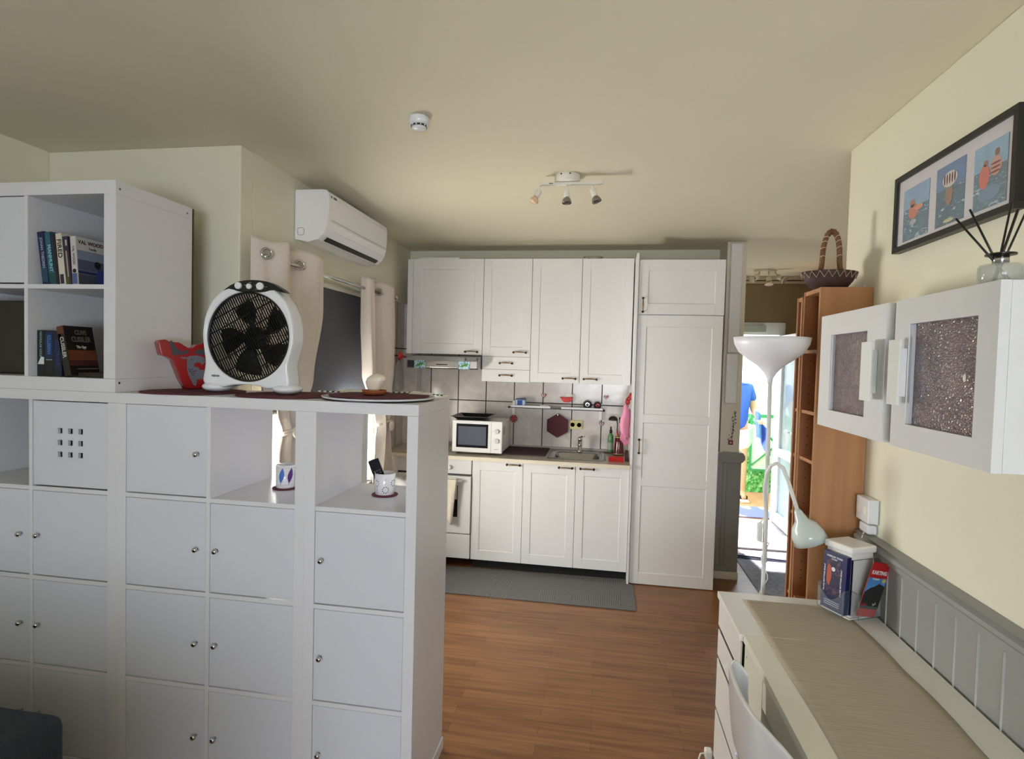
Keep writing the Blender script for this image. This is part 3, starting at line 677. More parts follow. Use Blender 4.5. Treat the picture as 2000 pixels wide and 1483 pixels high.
# rug
tag(MB().prism([(-1.6, 3.705), (.268, 3.705), (.268, 4.145), (.219, 4.145), (.219, 4.236), (-1.6, 4.186)], 'z', .0005, .006).build('kitchen_rug', rug_mat(), at=(-.66, 3.93, 0)), 'grey patterned runner rug in front of the base cupboards', 'rug')
# ================================================================ ROOM DIVIDER
FYS = 1.8221; DEP = .39; H = 1.466; T, C, D = .039, .335, .016
def cube_unit(label, xr, cols, rows, z0, fills, T=T, C=C, D=D, dep=DEP, name='cube_shelf', group=None, screws=False):
    """open cube shelving; fills[(col,row)] = ('door','l'/'r') | 'holes' ; columns counted from the left, rows from the top"""
    W = 2*T+cols*C+(cols-1)*D; Hh = 2*T+rows*C+(rows-1)*D; xl = xr-W; y0, y1 = FYS, FYS+dep
    t = thing(name, label, 'shelf', ((xl+xr)/2, FYS+dep/2, z0), group=group)
    B(xl, xr, y0, y1, z0+Hh-T, z0+Hh).build('top_board', WHITE, t, bevel=.0008)
    B(xl, xr, y0, y1, z0, z0+T).build('bottom_board', WHITE, t, bevel=.0008)
    for (a, b) in ((xl, xl+T), (xr-T, xr)):
        p = B(a, b, y0, y1, z0+T+.0004, z0+Hh-T-.0004).build('side_panel', WHITE, t, bevel=.0008)
        if screws and b == xr:
            for (yy, zz) in ((y0+.018, z0+Hh-.03), (y0+.018, z0+.035), (y1-.03, z0+Hh-.03)):
                MB().lathe([(.0045, xr+.0002), (.0045, xr+.0008)], (0, yy, zz), 12, 'x').build('screw_hole', DARK if zz < z0+.1 else mat('grey_screw', (120, 118, 112), .5), p)
    for c in range(1, cols):
        x = xl+T+c*C+(c-1)*D
        B(x, x+D, y0+.002, y1-.001, z0+T+.0004, z0+Hh-T-.0004).build('upright', WHITE, t)
    for r in range(1, rows):
        z = z0+Hh-T-r*C-(r-1)*D
        for c in range(cols):
            x = xl+T+c*(C+D)
            B(x+.0003, x+C-.0003, y0+.002, y1-.001, z-D, z).build('shelf_board', WHITE, t)
    for (c, r), f in fills.items():
        x0 = xl+T+c*(C+D); x1 = x0+C; zt = z0+Hh-T-r*(C+D); zb = zt-C; g = .0028
        if f == 'holes':
            m = MB(); cx, cz = (x0+x1)/2, (zt+zb)/2+.006; s = .0105; p = .0455*C/.335
            xs = sorted([x0+g, x1-g]+[cx+k*p+e*s for k in (-1, 0, 1) for e in (-1, 1)]); zs = sorted([zb+.006, zt-.004]+[cz+k*p+e*s for k in (-1, 0, 1) for e in (-1, 1)])
            for i in range(7):
                for j in range(7):
                    if i % 2 and j % 2: continue
                    m.box(xs[i], xs[i+1], y0+.004, y0+.016, zs[j], zs[j+1])
            o = m.build('perforated_door', WHITE2, t)
            B(x0+g, x1-g, y0+.30, y0+.305, zb+.004, zt-.004).build('box_back', mat('box_inside_dark', (50, 48, 44), .8), t)
        else:
            g2 = .0016
            o = B(x0+g2, x1-g2, y0+.003, y0+.019, zb+.0045, zt-.002).build('door', WHITE2, t, bevel=.0008)
            kx = x0+.030 if f == 'l' else x1-.034
            MB().lathe([(.004, y0+.0028), (.004, y0-.006), (.0095, y0-.010), (.0100, y0-.016), (.007, y0-.020), (.002, y0-.0212)], (kx, 0, (zt+zb)/2-.006), 18, 'y').build('knob', CHROME, o)
    return t
XC = -.6139
gp = 'white cube shelving units of the room divider'
cube_unit('white single column cube shelf at the kitchen end of the room divider', XC, 1, 4, 0, {(0, 1): 'l', (0, 2): 'l', (0, 3): 'l'}, group=gp)
XB = XC-(C+2*T)
cube_unit('white two column cube shelf in the middle of the divider, under the fan', XB, 2, 4, 0, {(0, 0): 'r', (0, 1): 'r', (0, 2): 'r', (0, 3): 'r', (1, 1): 'l', (1, 2): 'l', (1, 3): 'l'}, group=gp)
XA = XB-(2*C+D+2*T)
cube_unit('white two column cube shelf at the left, carrying the bookcase box', XA, 2, 4, 0, {(1, 0): 'holes', (1, 1): 'l', (1, 2): 'l', (1, 3): 'l', (0, 1): 'r', (0, 2): 'r', (0, 3): 'r'}, group=gp)
cube_unit('white four cube bookcase box standing on the left shelf unit, with books in it', -1.798, 2, 2, H+.0005, {(0, 0): 'holes'}, T=.050, C=.3365, D=.0165, name='cube_bookcase', screws=True)
MB().box(-2.585, -1.799, 2.2125, 2.224, H+.002, H+.788).build('back_panel', mat('dark_olive_hardboard', (70, 62, 36), .8), bpy.data.objects['cube_bookcase'])
# dim view through the lower left cell, stood in for by an added dark block
bz = H+.0005+.05
tag(B(-2.505, -2.215, 1.93, 2.19, bz+.0005, bz+.30).build('cell_shade_block', mat('cell_shade_brown', (58, 54, 46), .95, bump=.3), at=(-2.36, 2.06, bz), bevel=.01), 'dark block added for the shade in the lower left cell of the bookcase box', 'box')
if 0: tag(B(-2.50, -2.21, 1.95, 2.19, H-T-C+.0005, H-T-C+.29).build('cell_shade_block', mat('cell_shade_grey', (48, 48, 46), .95, bump=.3), at=(-2.36, 2.06, H-T-C), bevel=.01), 'dark block added for the shade in the open left cell of the left shelf unit', 'box')
# ---------------- books
def book(label, x0, z0, w, h, dep, tilt, col, spine_txt=None, tcol=(230, 230, 235), tsize=.02, cover=None, y=1.852, pages=(214, 206, 186), group=None, tsx=1.0, tshift=0, deco=None):
    """upright book, spine to the camera; x0 = left foot of the spine, tilt leans the top to the left"""
    t = thing('book', label, 'book', (x0, y, z0), local=True, group=group)
    t.rotation_euler = (0, -tilt, 0)
    cm = mat('book_cover_%d_%d_%d' % col, col, .4)
    MB().box(0, w, 0, .0016, 0, h).box(0, .0016, .0016, dep, 0, h).box(w-.0016, w, .0016, dep, 0, h).build('cover', cm, t, bevel=.0006)
    B(.0018, w-.0018, .002, dep-.004, .003, h-.003).build('pages', mat('book_pages', pages, .9), t)
    if spine_txt: text(spine_txt, tsize, Matrix.Translation((w/2, -.0006, h/2+tshift)) @ spine((0, 0, 0)), mat('print_%d_%d_%d' % tcol, tcol, .5), t, sx=tsx, bold=.0004)
    if deco: deco(t, w, h, dep)
    return t
def strip(t, a, b, c, d, col, nm, w, face='s', y0=None):
    m = mat('print_%d_%d_%d' % col, col, .5)
    if face == 's': B(a, b, -.0007, -.0001, c, d).build(nm, m, t)
    else: B(w+.0001, w+.0007, a, b, c, d).build(nm, m, t)
ZT = H+.0005+.05+.3365+.0165+.0008
gt = 'paperbacks in the upper cell of the bookcase box'
def d1(t, w, h, dep): strip(t, .002, w-.002, .01, .07, (30, 70, 96), 'spine_picture', w)
book('dark blue book leaning at the left end of the upper row', -2.150, ZT, .030, .205, .13, .13, (20, 28, 72), 'JOHAN THEORIN', (150, 168, 196), .016, group=gt, deco=d1, tsx=.95, tshift=.02)
def d2(t, w, h, dep): strip(t, .001, w-.001, .005, .045, (22, 70, 74), 'spine_picture', w); strip(t, w-.007, w-.001, .05, .2, (16, 24, 48), 'spine_band', w)
book('teal and blue book with pale blue spine lettering in the upper row', -2.118, ZT, .031, .203, .13, .125, (34, 92, 118), 'MANHUNT', (140, 196, 208), .021, group=gt, deco=d2, tsx=1.0, tshift=.0)
book('slim dark red and black book between the teal and the cream book', -2.085, ZT, .012, .198, .13, .12, (40, 18, 26), None, group=gt)
def d3(t, w, h, dep): strip(t, .004, w-.006, .004, .04, (36, 40, 60), 'spine_figure', w)
book('cream book with large black spine lettering in the upper row', -2.071, ZT, .026, .198, .13, .115, (208, 204, 190), 'FIRED', (30, 28, 30), .026, group=gt, deco=d3, tsx=1.1, tshift=.04)
def d4(t, w, h, dep):
    strip(t, .010, w-.008, .03, .13, (168, 150, 140), 'spine_picture', w); strip(t, .012, .019, .15, .172, (190, 186, 180), 'spine_mark', w); strip(t, .002, .016, .004, .03, (74, 84, 30), 'spine_patch', w)
book('dark purple book with a mottled spine picture in the upper row', -2.043, ZT, .024, .186, .13, .11, (48, 40, 62), None, group=gt, deco=d4)
def d5(t, w, h, dep):
    strip(t, .002, w-.002, .004, .045, (74, 92, 140), 'spine_figure', w); MB().lathe([(.008, -.0008), (.008, -.0001)], (w/2, 0, .054), 16, 'y').build('spine_head', mat('dark_hair_print', (30, 22, 24), .6), t)
    X = w
    strip(t, .004, dep-.006, .10, .135, (132, 140, 160), 'cover_sky', w, 'c'); strip(t, .004, dep-.006, .058, .0995, (84, 88, 112), 'cover_houses', w, 'c')
    strip(t, .004, dep-.006, .045, .057, (36, 42, 88), 'cover_railing', w, 'c'); strip(t, .004, dep-.006, .004, .044, (70, 74, 84), 'cover_street', w, 'c')
    m = MB().prism([(.075, .006), (.122, .006), (.122, .060), (.108, .074), (.092, .070), (.078, .045)], 'x', w+.0008, w+.0013); m.build('cover_figure', mat('blue_coat_print', (54, 66, 128), .6), t)
    MB().prism([(.088+.014*math.cos(a), .086+.015*math.sin(a)) for a in [2*PI*i/16 for i in range(16)]], 'x', w+.0014, w+.0018).build('cover_head', mat('dark_hair_print', (30, 22, 24), .6), t)
    text('VAL WOOD', .020, face_px((0, 0, 0)) if False else Matrix.Translation((w+.0012, .064, .166)) @ basis((0, 1, 0), (0, 0, 1), (1, 0, 0), (0, 0, 0)), mat('print_90_70_72', (90, 70, 72), .5), t, bold=.0004)
    text('Family', .013, Matrix.Translation((w+.0012, .07, .146)) @ basis((0, 1, 0), (0, 0, 1), (1, 0, 0), (0, 0, 0)), mat('print_60_62_80', (60, 62, 80), .5), t)
book('pale book at the right end of the upper row with a street scene cover', -2.015, ZT, .024, .186, .13, .07, (196, 194, 190), 'VAL WOOD', (96, 92, 96), .013, group=gt, deco=d5, tshift=.02)
gb = 'paperbacks in the lower cell of the bookcase box'
ZB = bz+.0008
def e1(t, w, h, dep): MB().prism([(.004, .046), (w-.002, .046), (w-.002, .074), (w-.016, .074)], 'y', -.0008, -.0001).build('white_emblem', mat('white_print', (216, 218, 220), .5), t)
book('black book with pale green spine lettering at the left end of the lower row', -2.176, ZB, .034, .178, .11, 0, (12, 18, 24), 'NICHOLAS COLE', (120, 160, 166), .013, group=gb, deco=e1, tshift=.035)
def e2(t, w, h, dep): strip(t, .002, w-.002, .07, .172, (20, 40, 84), 'spine_panel', w); strip(t, .006, w-.006, .062, .0655, (150, 160, 170), 'spine_rule', w)
book('black and blue book with tall blue spine lettering in the lower row', -2.141, ZB, .040, .177, .11, 0, (16, 18, 24), None, group=gb, deco=lambda t, w, h, dep: (e2(t, w, h, dep), text('KELLERMAN', .022, Matrix.Translation((w/2, -.0012, .122)) @ spine((0, 0, 0)), mat('print_70_120_190', (70, 120, 190), .5), t, sx=.62, bold=.0006)))
book('dark blue book half hidden behind the leaning brown book in the lower row', -2.100, ZB, .036, .176, .11, .02, (14, 20, 44), 'KELLERMAN', (32, 56, 120), .026, group=gb, tsx=.7)
def e3(t, w, h, dep):
    strip(t, .001, w-.001, h-.03, h-.002, (96, 54, 36), 'spine_top', w)
    strip(t, .003, dep-.003, .06, .10, (110, 62, 34), 'cover_glow', w, 'c'); strip(t, .003, dep-.003, .038, .0595, (76, 34, 34), 'cover_waterline', w, 'c'); strip(t, .03, dep-.003, .024, .027, (130, 124, 116), 'cover_rule', w, 'c')
    P = lambda yy, zz: Matrix.Translation((w+.0012, yy, zz)) @ basis((0, 1, 0), (0, 0, 1), (1, 0, 0), (0, 0, 0))
    gm = mat('print_96_92_80', (104, 100, 88), .5)
    text('CLIVE', .025, P(.068, .170), gm, t, sx=.8, bold=.0006); text('CUSSLER', .029, P(.066, .142), gm, t, sx=.72, bold=.0006)
    text('The Spy', .014, P(.062, .112), mat('print_206_200_180', (206, 200, 180), .5), t, sx=.9, bold=.0005)
book('brown and black paperback leaning left at the right end of the lower row', -2.050, ZB, .030, .196, .125, .20, (30, 22, 20), 'CUSSLER', (196, 194, 186), .022, group=gb, deco=e3, tsx=.95, tshift=.015)
tag(B(-2.015, -1.858, 1.875, 2.02, bz+.0006, bz+.018).build('book', mat('dark_brown_cover', (48, 34, 30), .5), at=(-1.93, 1.95, bz), bevel=.001), 'thin dark book lying flat beside the lower row', 'book')
# ---------------- on top of the divider
TZ = H+.0006
gm_ = 'round maroon placemats on the divider'
for (x, y, lab) in ((-1.605, 1.995, 'round maroon placemat under the red tin, beside the bookcase box'), (-1.205, 2.005, 'round maroon placemat under the right foot of the fan')):
    tag(MB().lathe([(.001, TZ), (.186, TZ), (.188, TZ+.002), (.186, TZ+.004), (.001, TZ+.004)], (x, y, 0), 56).build('placemat', MAROON, at=(x, y, TZ)), lab, 'placemat', gm_)
# fan
t = thing('box_fan', 'white round box fan with a black grille standing on the divider', 'fan', (-1.352, 2.01, TZ))
cx, cz = -1.352, 1.690
OUT = [(-1.553, 1.499), (-1.550, 1.507), (-1.538, 1.545), (-1.531, 1.592), (-1.538, 1.640), (-1.544, 1.697), (-1.537, 1.76), (-1.522, 1.80), (-1.502, 1.837), (-1.453, 1.875), (-1.396, 1.902), (-1.335, 1.910), (-1.275, 1.904), (-1.235, 1.888), (-1.195, 1.860), (-1.163, 1.823), (-1.143, 1.782), (-1.131, 1.732), (-1.130, 1.671), (-1.142, 1.625), (-1.153, 1.582), (-1.149, 1.545), (-1.140, 1.508), (-1.136, 1.497), (-1.245, 1.489), (-1.30, 1.502), (-1.36, 1.506), (-1.42, 1.501), (-1.455, 1.489)]
def polar(a):
    d = (math.cos(a), math.sin(a)); best = .2
    for i in range(len(OUT)):
        p, q = OUT[i], OUT[(i+1) % len(OUT)]
        ex, ez = q[0]-p[0], q[1]-p[1]; den = d[0]*ez-d[1]*ex
        if abs(den) < 1e-9: continue
        s = ((p[0]-cx)*ez-(p[1]-cz)*ex)/den; u = ((p[0]-cx)*d[1]-(p[1]-cz)*d[0])/den
        if s > 0 and -1e-6 <= u <= 1+1e-6: best = s
    return best
N = 128; R0 = .1735
OUT = [(x-.030 if x > -1.27 else x, z) for x, z in OUT]
rad = [polar(2*PI*k/N) for k in range(N)]
rad = [(rad[k-1]+2*rad[k]+rad[(k+1) % N])/4 for k in range(N)]
lv = [(0, 1.980, 'in', 1.0), (0, 1.962, 'in', 1.0), (0, 1.9585, 'in', 1.012), (0, 1.9575, 'in', 1.03), (1, 1.957, 'o', .62), (1, 1.9575, 'o', .80), (1, 1.960, 'o', .90), (1, 1.966, 'o', .96), (1, 1.978, 'o', .99), (1, 2.00, 'o', 1.0), (1, 2.025, 'o', .99), (1, 2.035, 'o', .96), (0, 2.037, 'in', 1.03), (0, 2.034, 'in', 1.0), (0, 1.980, 'in', 1.0)]
vs = []
for (k_, yy, kind, s) in lv:
    for k in range(N):
        a = 2*PI*k/N; r = (R0*s) if kind == 'in' else R0+(rad[k]-R0)*s if s < 1 else rad[k]
        vs.append((cx+r*math.cos(a), yy, cz+r*math.sin(a)))
L_ = len(lv)
MB().add(vs, [(i*N+k, i*N+(k+1) % N, ((i+1))*N+(k+1) % N, ((i+1))*N+k) for i in range(L_-1) for k in range(N)], True).build('housing', PLASTIC, t)
for x in (-1.505, -1.205):
    MB().ball((x, 2.0, 1.4925), .055, .060, .0212, 28, 14).build('foot', PLASTIC, t)
fx = lambda c: cx+(c-590)*.000379
fz = lambda c: cz-(c-730)*.000344
up = [(322, 214), (400, 156), (480, 116), (560, 100), (640, 95), (720, 99), (800, 111), (880, 140), (960, 190), (1018, 238)]
lo_ = [(960, 228), (880, 206), (840, 210), (790, 225), (720, 234), (670, 230), (620, 224), (570, 228), (520, 228), (480, 220), (440, 205), (380, 193)]
MB().prism([(fx(a), fz(b)-.001) for a, b in up+lo_], 'y', 1.9535, 1.99).build('control_panel', BLACK, t, bevel=.002)
for i, (a, b, r) in enumerate(((505, 165, .0135), (625, 172, .0105), (745, 170, .0145))):
    MB().lathe([(r, 1.9533), (r, 1.944), (r*.85, 1.941)], (fx(a), 0, fz(b)), 22, 'y').build('knob', PLASTIC, t)
for i, (a, b) in enumerate(((572, 158), (690, 158), (800, 178), (700, 205), (625, 128))):
    B(fx(a)-.006, fx(a)+.006, 1.9526, 1.9533, fz(b), fz(b)+.0015).build('panel_mark', mat('pale_print', (150, 150, 154), .5), t)
text('TRISTAR', .009, face_y((fx(240), 1.9565, fz(1178))), mat('brand_grey', (60, 60, 66), .5), t, bold=.0004)
m = MB()
for k in range(64):
    pass
ring = MB().lathe([(.1733, 1.964), (.168, 1.962), (.166, 1.965), (.166, 1.976), (.1733, 1.979)], (cx, 0, cz), 72, 'y', caps=False).build('grille_rim', BLACK, t)
g = MB(); a = math.radians(90+27); dx, dz = math.cos(a), math.sin(a); nx, nz = -dz, dx
R1 = .1665; s = -R1+.006
while s < R1:
    h = math.sqrt(max(R1*R1-s*s, 0)); px, pz = cx+nx*s, cz+nz*s
    hw = .0024
    q = [(px+dx*h+nx*hw, pz+dz*h+nz*hw), (px+dx*h-nx*hw, pz+dz*h-nz*hw), (px-dx*h-nx*hw, pz-dz*h-nz*hw), (px-dx*h+nx*hw, pz-dz*h+nz*hw)]
    g.prism(q, 'y', 1.968, 1.971); s += .0098
for s in (-.125, -.08, -.03, .03, .08, .125):
    h = math.sqrt(R1*R1-s*s); hw = .0022; ex, ez = nx, nz; fx_, fz_ = dx, dz
    px, pz = cx+fx_*s, cz+fz_*s
    q = [(px+ex*h+fx_*hw, pz+ez*h+fz_*hw), (px+ex*h-fx_*hw, pz+ez*h-fz_*hw), (px-ex*h-fx_*hw, pz-ez*h-fz_*hw), (px-ex*h+fx_*hw, pz-ez*h+fz_*hw)]
    g.prism(q, 'y', 1.9655, 1.9678)
go = g.build('grille', mat('grille_black', (9, 9, 10), .5, spec=.2), t); go['label'] = 'black slatted fan grille'
hub = MB().lathe([(.046, 2.028), (.046, 1.995), (.040, 1.986), (.004, 1.984)], (cx+.006, 0, cz-.004), 32, 'y').build('hub', BLACK, t)
for k in range(5):
    a0 = 2*PI*k/5+.5
    def bl(u, v, a0=a0):
        r = .036+.108*v; w = (.25+.33*math.sin(min(1, v*1.1)*PI*.75)); aa = a0+.25*v+(u-.5)*2*w*.72
        return (cx+.006+r*math.cos(aa), 2.004+(u-.5)*.026, cz-.004+r*math.sin(aa))
    MB().grid(bl, 8, 8).build('blade', mat('blade_black', (12, 12, 13), .4, spec=.3), hub, solid=.002)
for k in range(14):
    a = 2*PI*k/14+.1
    MB().tube([(cx+.02*math.cos(a), 2.031, cz+.02*math.sin(a)), (cx+.165*math.cos(a), 2.031, cz+.165*math.sin(a))], .0014, 6).build('rear_spoke', BLACK, t)
for r in (.05, .085, .12, .15):
    MB().tube([(cx+r*math.cos(q), 2.031, cz+r*math.sin(q)) for q in [2*PI*i/40 for i in range(40)]], .0013, 6, True).build('rear_ring', BLACK, t)
# red tin shaped like an animal head
t = thing('shaped_tin', 'red shaped tin with a grey animal picture, half behind the fan', 'tin', (-1.708, 2.045, TZ+.0042), math.radians(56))
K = .83
def tc(px, pz): return ((px+1.70)*K, pz-TZ-.0045)
P = [tc(*q) for q in [(-1.802, 1.660), (-1.797, 1.671), (-1.769, 1.675), (-1.752, 1.667), (-1.738, 1.666), (-1.709, 1.665), (-1.685, 1.652), (-1.666, 1.643), (-1.648, 1.646), (-1.631, 1.658), (-1.60, 1.664), (-1.577, 1.670), (-1.556, 1.668), (-1.548, 1.64), (-1.552, 1.60), (-1.563, 1.561), (-1.58, 1.508), (-1.599, 1.475), (-1.677, 1.472), (-1.702, 1.51), (-1.722, 1.556), (-1.738, 1.592), (-1.762, 1.606), (-1.789, 1.612)]]
mn = min(p[1] for p in P); P = [(a, b-mn) for a, b in P]
MB().prism(P, 'y', -.004, .05).build('tin_body', mat('tin_red', (156, 18, 20), .25, coat=.4), t, bevel=.004, segs=3)
MB().prism([(a*.965, .003+b*.97) for a, b in P], 'y', -.0075, -.0043).build('lid', mat('lid_red', (150, 14, 18), .3, coat=.4), t, bevel=.0015)
GA = mat('grey_blue_print', (104, 104, 116), .5)
A = [(480, 600), (560, 598), (640, 606), (700, 575), (850, 556), (980, 580), (1072, 640), (1060, 690), (975, 765), (940, 712), (870, 706), (800, 740), (800, 800), (900, 815), (935, 868), (1080, 872), (1150, 905), (1165, 960), (1120, 1050), (1080, 1080), (1000, 1062), (870, 1080), (850, 1210), (815, 1210), (790, 1200), (740, 1100), (680, 990), (650, 880), (636, 760), (650, 640), (560, 640)]
def pc(a, b): return tc(-1.677+(a-640)*.0001985*1.02, 1.475-(b-1275)*.000193)
MB().prism([(x, z-mn) for x, z in [pc(*q) for q in A]], 'y', -.0088, -.0077).build('animal_print', GA, t)
A = [(250, 290), (300, 250), (360, 330), (420, 420), (520, 480), (640, 440), (700, 500), (560, 540), (420, 560), (330, 560), (300, 440)]
MB().prism([(x, z-mn) for x, z in [pc(*q) for q in A]], 'y', -.0088, -.0077).build('leaf_print', mat('dark_grey_print', (66, 66, 74), .5), t)
A = [(770, 470), (900, 440), (1000, 400), (1110, 420), (1120, 560), (1000, 545), (870, 530)]
MB().prism([(x, z-mn) for x, z in [pc(*q) for q in A]], 'y', -.0088, -.0077).build('leaf_print', mat('dark_grey_print', (66, 66, 74), .5), t)
for (a, b) in ((740, 650), (1010, 660), (690, 850), (730, 870), (770, 860), (720, 910), (760, 905), (800, 900), (750, 945), (800, 940), (780, 985), (840, 890), (700, 890)):
    x, z = pc(a, b); B(x-.003, x+.003, -.0094, -.0089, z-mn-.0012, z-mn+.0012).build('print_dot', DARK, t)
# round tray with cutlery, placemat and a wooden dish
t = thing('serving_tray', 'round white serving tray with a dark rim at the kitchen end of the divider', 'tray', (-.835, 2.015, TZ))
MB().lathe([(.001, TZ), (.196, TZ), (.203, TZ+.003), (.206, TZ+.0045)], (-.835, 2.015, 0), 64).build('dark_base', mat('dark_plum_rim', (46, 24, 40), .4), t)
MB().lathe([(.2055, TZ+.0048), (.211, TZ+.010), (.211, TZ+.0115), (.205, TZ+.0115), (.196, TZ+.0065), (.001, TZ+.006)], (-.835, 2.015, 0), 64).build('white_rim', PLASTIC, t)
tag(MB().lathe([(.001, TZ+.0072), (.186, TZ+.0118), (.188, TZ+.014), (.186, TZ+.0155), (.001, TZ+.0125)], (-.835, 2.02, 0), 56).build('placemat', MAROON, at=(-.835, 2.02, TZ+.007)), 'round maroon placemat lying in the white tray', 'placemat', gm_)
PZ = TZ+.0165
NAP = mat('cream_paper', (232, 226, 210), .9)
for (x, y, w, d, rz, lab) in ((-1.00, 2.12, .11, .05, .25, 'folded cream napkin at the left side of the tray'), (-.70, 2.11, .10, .035, -.35, 'folded cream napkin at the right side of the tray'), (-.745, 2.17, .035, .03, -.1, 'small cream sachet at the back of the tray')):
    q = thing('napkin', lab, 'napkin', (x, y, PZ), rz)
    MB().box(-w/2, w/2, -d/2, d/2, 0, .004).box(-w/2+.006, w/2, -d/2+.004, d/2, .004, .0075).build('folds', NAP, q, bevel=.0015)
for (x, y, rz, lab) in ((-.80, 2.165, .2, 'black and white patterned strap lying behind the brown dish'), (-.63, 2.09, -.5, 'black and white patterned strap over the right edge of the tray'), (-1.055, 2.06, .1, 'black and white patterned strap over the left edge of the tray')):
    q = thing('strap', lab, 'strap', (x, y, PZ), rz)
    m = MB()
    for k in range(9): m.use(BLACK if k % 2 else NAP).box(-.05+k*.011, -.05+k*.011+.0108, -.008, .008, 0, .004)
    m.build('band', None, q)
q = thing('wooden_dish', 'small reddish brown dish on the tray', 'dish', (-.858, 2.02, PZ-.002))
MB().lathe([(.034, PZ-.0015), (.042, PZ+.001), (.0465, PZ+.017), (.043, PZ+.017), (.036, PZ+.006), (.002, PZ+.005)], (-.858, 2.02, 0), 32).build('dish_body', mat('terracotta_wood', (146, 76, 38), .5, noise=.1, nscale=40), q)
q = thing('shell_ornament', 'cream rounded shell like ornament standing in the brown dish', 'ornament', (-.856, 2.02, PZ+.006))
def sh(u, v):
    a = 2*PI*u; prof = [(.0, .012), (.12, .016), (.35, .024), (.6, .031), (.8, .028), (.93, .016), (1, .001)]
    for i in range(6):
        if prof[i][0] <= v <= prof[i+1][0]:
            w = (v-prof[i][0])/(prof[i+1][0]-prof[i][0]); r = prof[i][1]*(1-w)+prof[i+1][1]*w; break
    return (-.862+.012*v+1.3*r*math.cos(a)*(1+.04*math.sin(5*a)), 2.02+r*.7*math.sin(a), PZ+.006+.074*v+.006*math.sin(v*PI)*math.cos(a))
MB().grid(sh, 28, 18).build('shell', mat('cream_ceramic', (228, 214, 198), .35), q)
# ---------------- in the open cells
CZ = H-T-C+.0006
gc = 'maroon coasters in the open cells'
for (x, y, lab) in ((-1.236, 2.045, 'round maroon coaster under the feather cup'), (-.818, 2.045, 'round maroon coaster under the perforated cup')):
    tag(MB().lathe([(.001, CZ), (.049, CZ), (.050, CZ+.002), (.049, CZ+.004), (.001, CZ+.004)], (x, y, 0), 40).build('coaster', MAROON, at=(x, y, CZ)), lab, 'coaster', gc)
CW = mat('white_glazed_ceramic', (232, 230, 234), .2, coat=.3)
t = thing('feather_cup', 'white cup printed with blue and purple feathers in the middle open cell', 'cup', (-1.236, 2.045, CZ+.0045))
MB().lathe([(.034, CZ+.0046), (.0365, CZ+.007), (.0375, CZ+.095), (.0345, CZ+.095), (.0335, CZ+.02), (.001, CZ+.018)], (-1.236, 2.045, 0), 36).build('cup_body', CW, t)
def feather(ang, tilt, colr, nm, t=t):
    m = MB()
    n = 14
    def pt(u, v):
        zz = -.034+.068*u; w = .0095*math.sin(PI*min(1, max(0, (u-.12)/.88)))+.0006; xx = zz*tilt+(v-.5)*2*w
        a = ang+xx/.0378; r = .0381
        return (-1.236+r*math.cos(a), 2.045+r*math.sin(a), CZ+.052+zz)
    m.grid(pt, n, 6); m.build(nm, mat(nm, colr, .4), t)
va = math.atan2(-2.045, 1.236)
feather(va-.42, .12, (70, 110, 190), 'blue_feather'); feather(va+.45, .18, (84, 40, 120), 'purple_feather'); feather(va+1.3, .12, (60, 90, 170), 'blue_feather')
for k in range(6):
    z = CZ+.02+k*.013
    MB().tube([(-1.236+.0378*math.cos(va+q), 2.045+.0378*math.sin(va+q), z) for q in [i/14*2.4-1.2 for i in range(15)]], .0003, 4).build('printed_line', mat('grey_line', (150, 148, 150), .6), t)
t = thing('perforated_cup', 'white cup with a pattern of small dark holes holding a remote control', 'cup', (-.818, 2.045, CZ+.0045))
MB().lathe([(.034, CZ+.0046), (.0365, CZ+.006), (.0395, CZ+.086), (.0375, CZ+.087), (.0345, CZ+.012), (.001, CZ+.010)], (-.818, 2.045, 0), 40).build('cup_body', CW, t)
va = math.atan2(-2.045, .818)
m = MB(); dm_ = mat('cutout_dark', (40, 38, 40), .8)
def dot(ang, z, r=.0017):
    R = .0365+(z-.006)/.08*.003+.0003; c = Vector((-.818+R*math.cos(ang), 2.045+R*math.sin(ang), CZ+z)); nrm = Vector((math.cos(ang), math.sin(ang), 0)); tx = Vector((-math.sin(ang), math.cos(ang), 0))
    o = len(m.v); m.add([c+tx*r*math.cos(2*PI*i/8)+Vector((0, 0, r*math.sin(2*PI*i/8))) for i in range(8)], [list(range(8))])
for (da, z0) in ((0.05, .026), (-.95, .050), (.95, .050), (-1.9, .026), (1.9, .03)):
    for k in range(9): dot(va+da+.0115/.038*math.cos(2*PI*k/9), z0+.0115*math.sin(2*PI*k/9), .0021)
    dot(va+da, z0, .0012)
for da in (.05, -.9, .95):
    for k in range(5):
        dot(va+da, (.046 if da == .05 else .012)+k*.0055, .0013)
m.build('hole_pattern', dm_, t, solid=.0003)
t = thing('remote_control', 'black and white remote control leaning in the perforated cup', 'remote', (-.822, 2.05, CZ+.02), 0, local=True)
t.rotation_euler = Euler((math.radians(-6), math.radians(-22), math.radians(20)))
MB().box(-.0215, .0215, 0, .012, 0, .125).build('back_shell', mat('remote_white', (216, 214, 210), .4), t, bevel=.004)
MB().box(-.0205, .0205, -.006, -.0003, .002, .123).build('front_shell', mat('remote_black', (12, 12, 14), .65, spec=.2), t, bevel=.003)
for i in range(3):
    for j in range(3): B(-.013+i*.010, -.007+i*.010, -.0072, -.0062, .055+j*.010, .060+j*.010).build('button', mat('remote_button', (60, 60, 64), .5), t)
# skirting at the shelf end
tag(B(-.6130, -.607, 1.85, 2.21, .0008, .05).build('plinth_strip', WHITE, at=(-.61, 2.0, 0), bevel=.001), 'white strip along the foot of the divider end', 'strip')
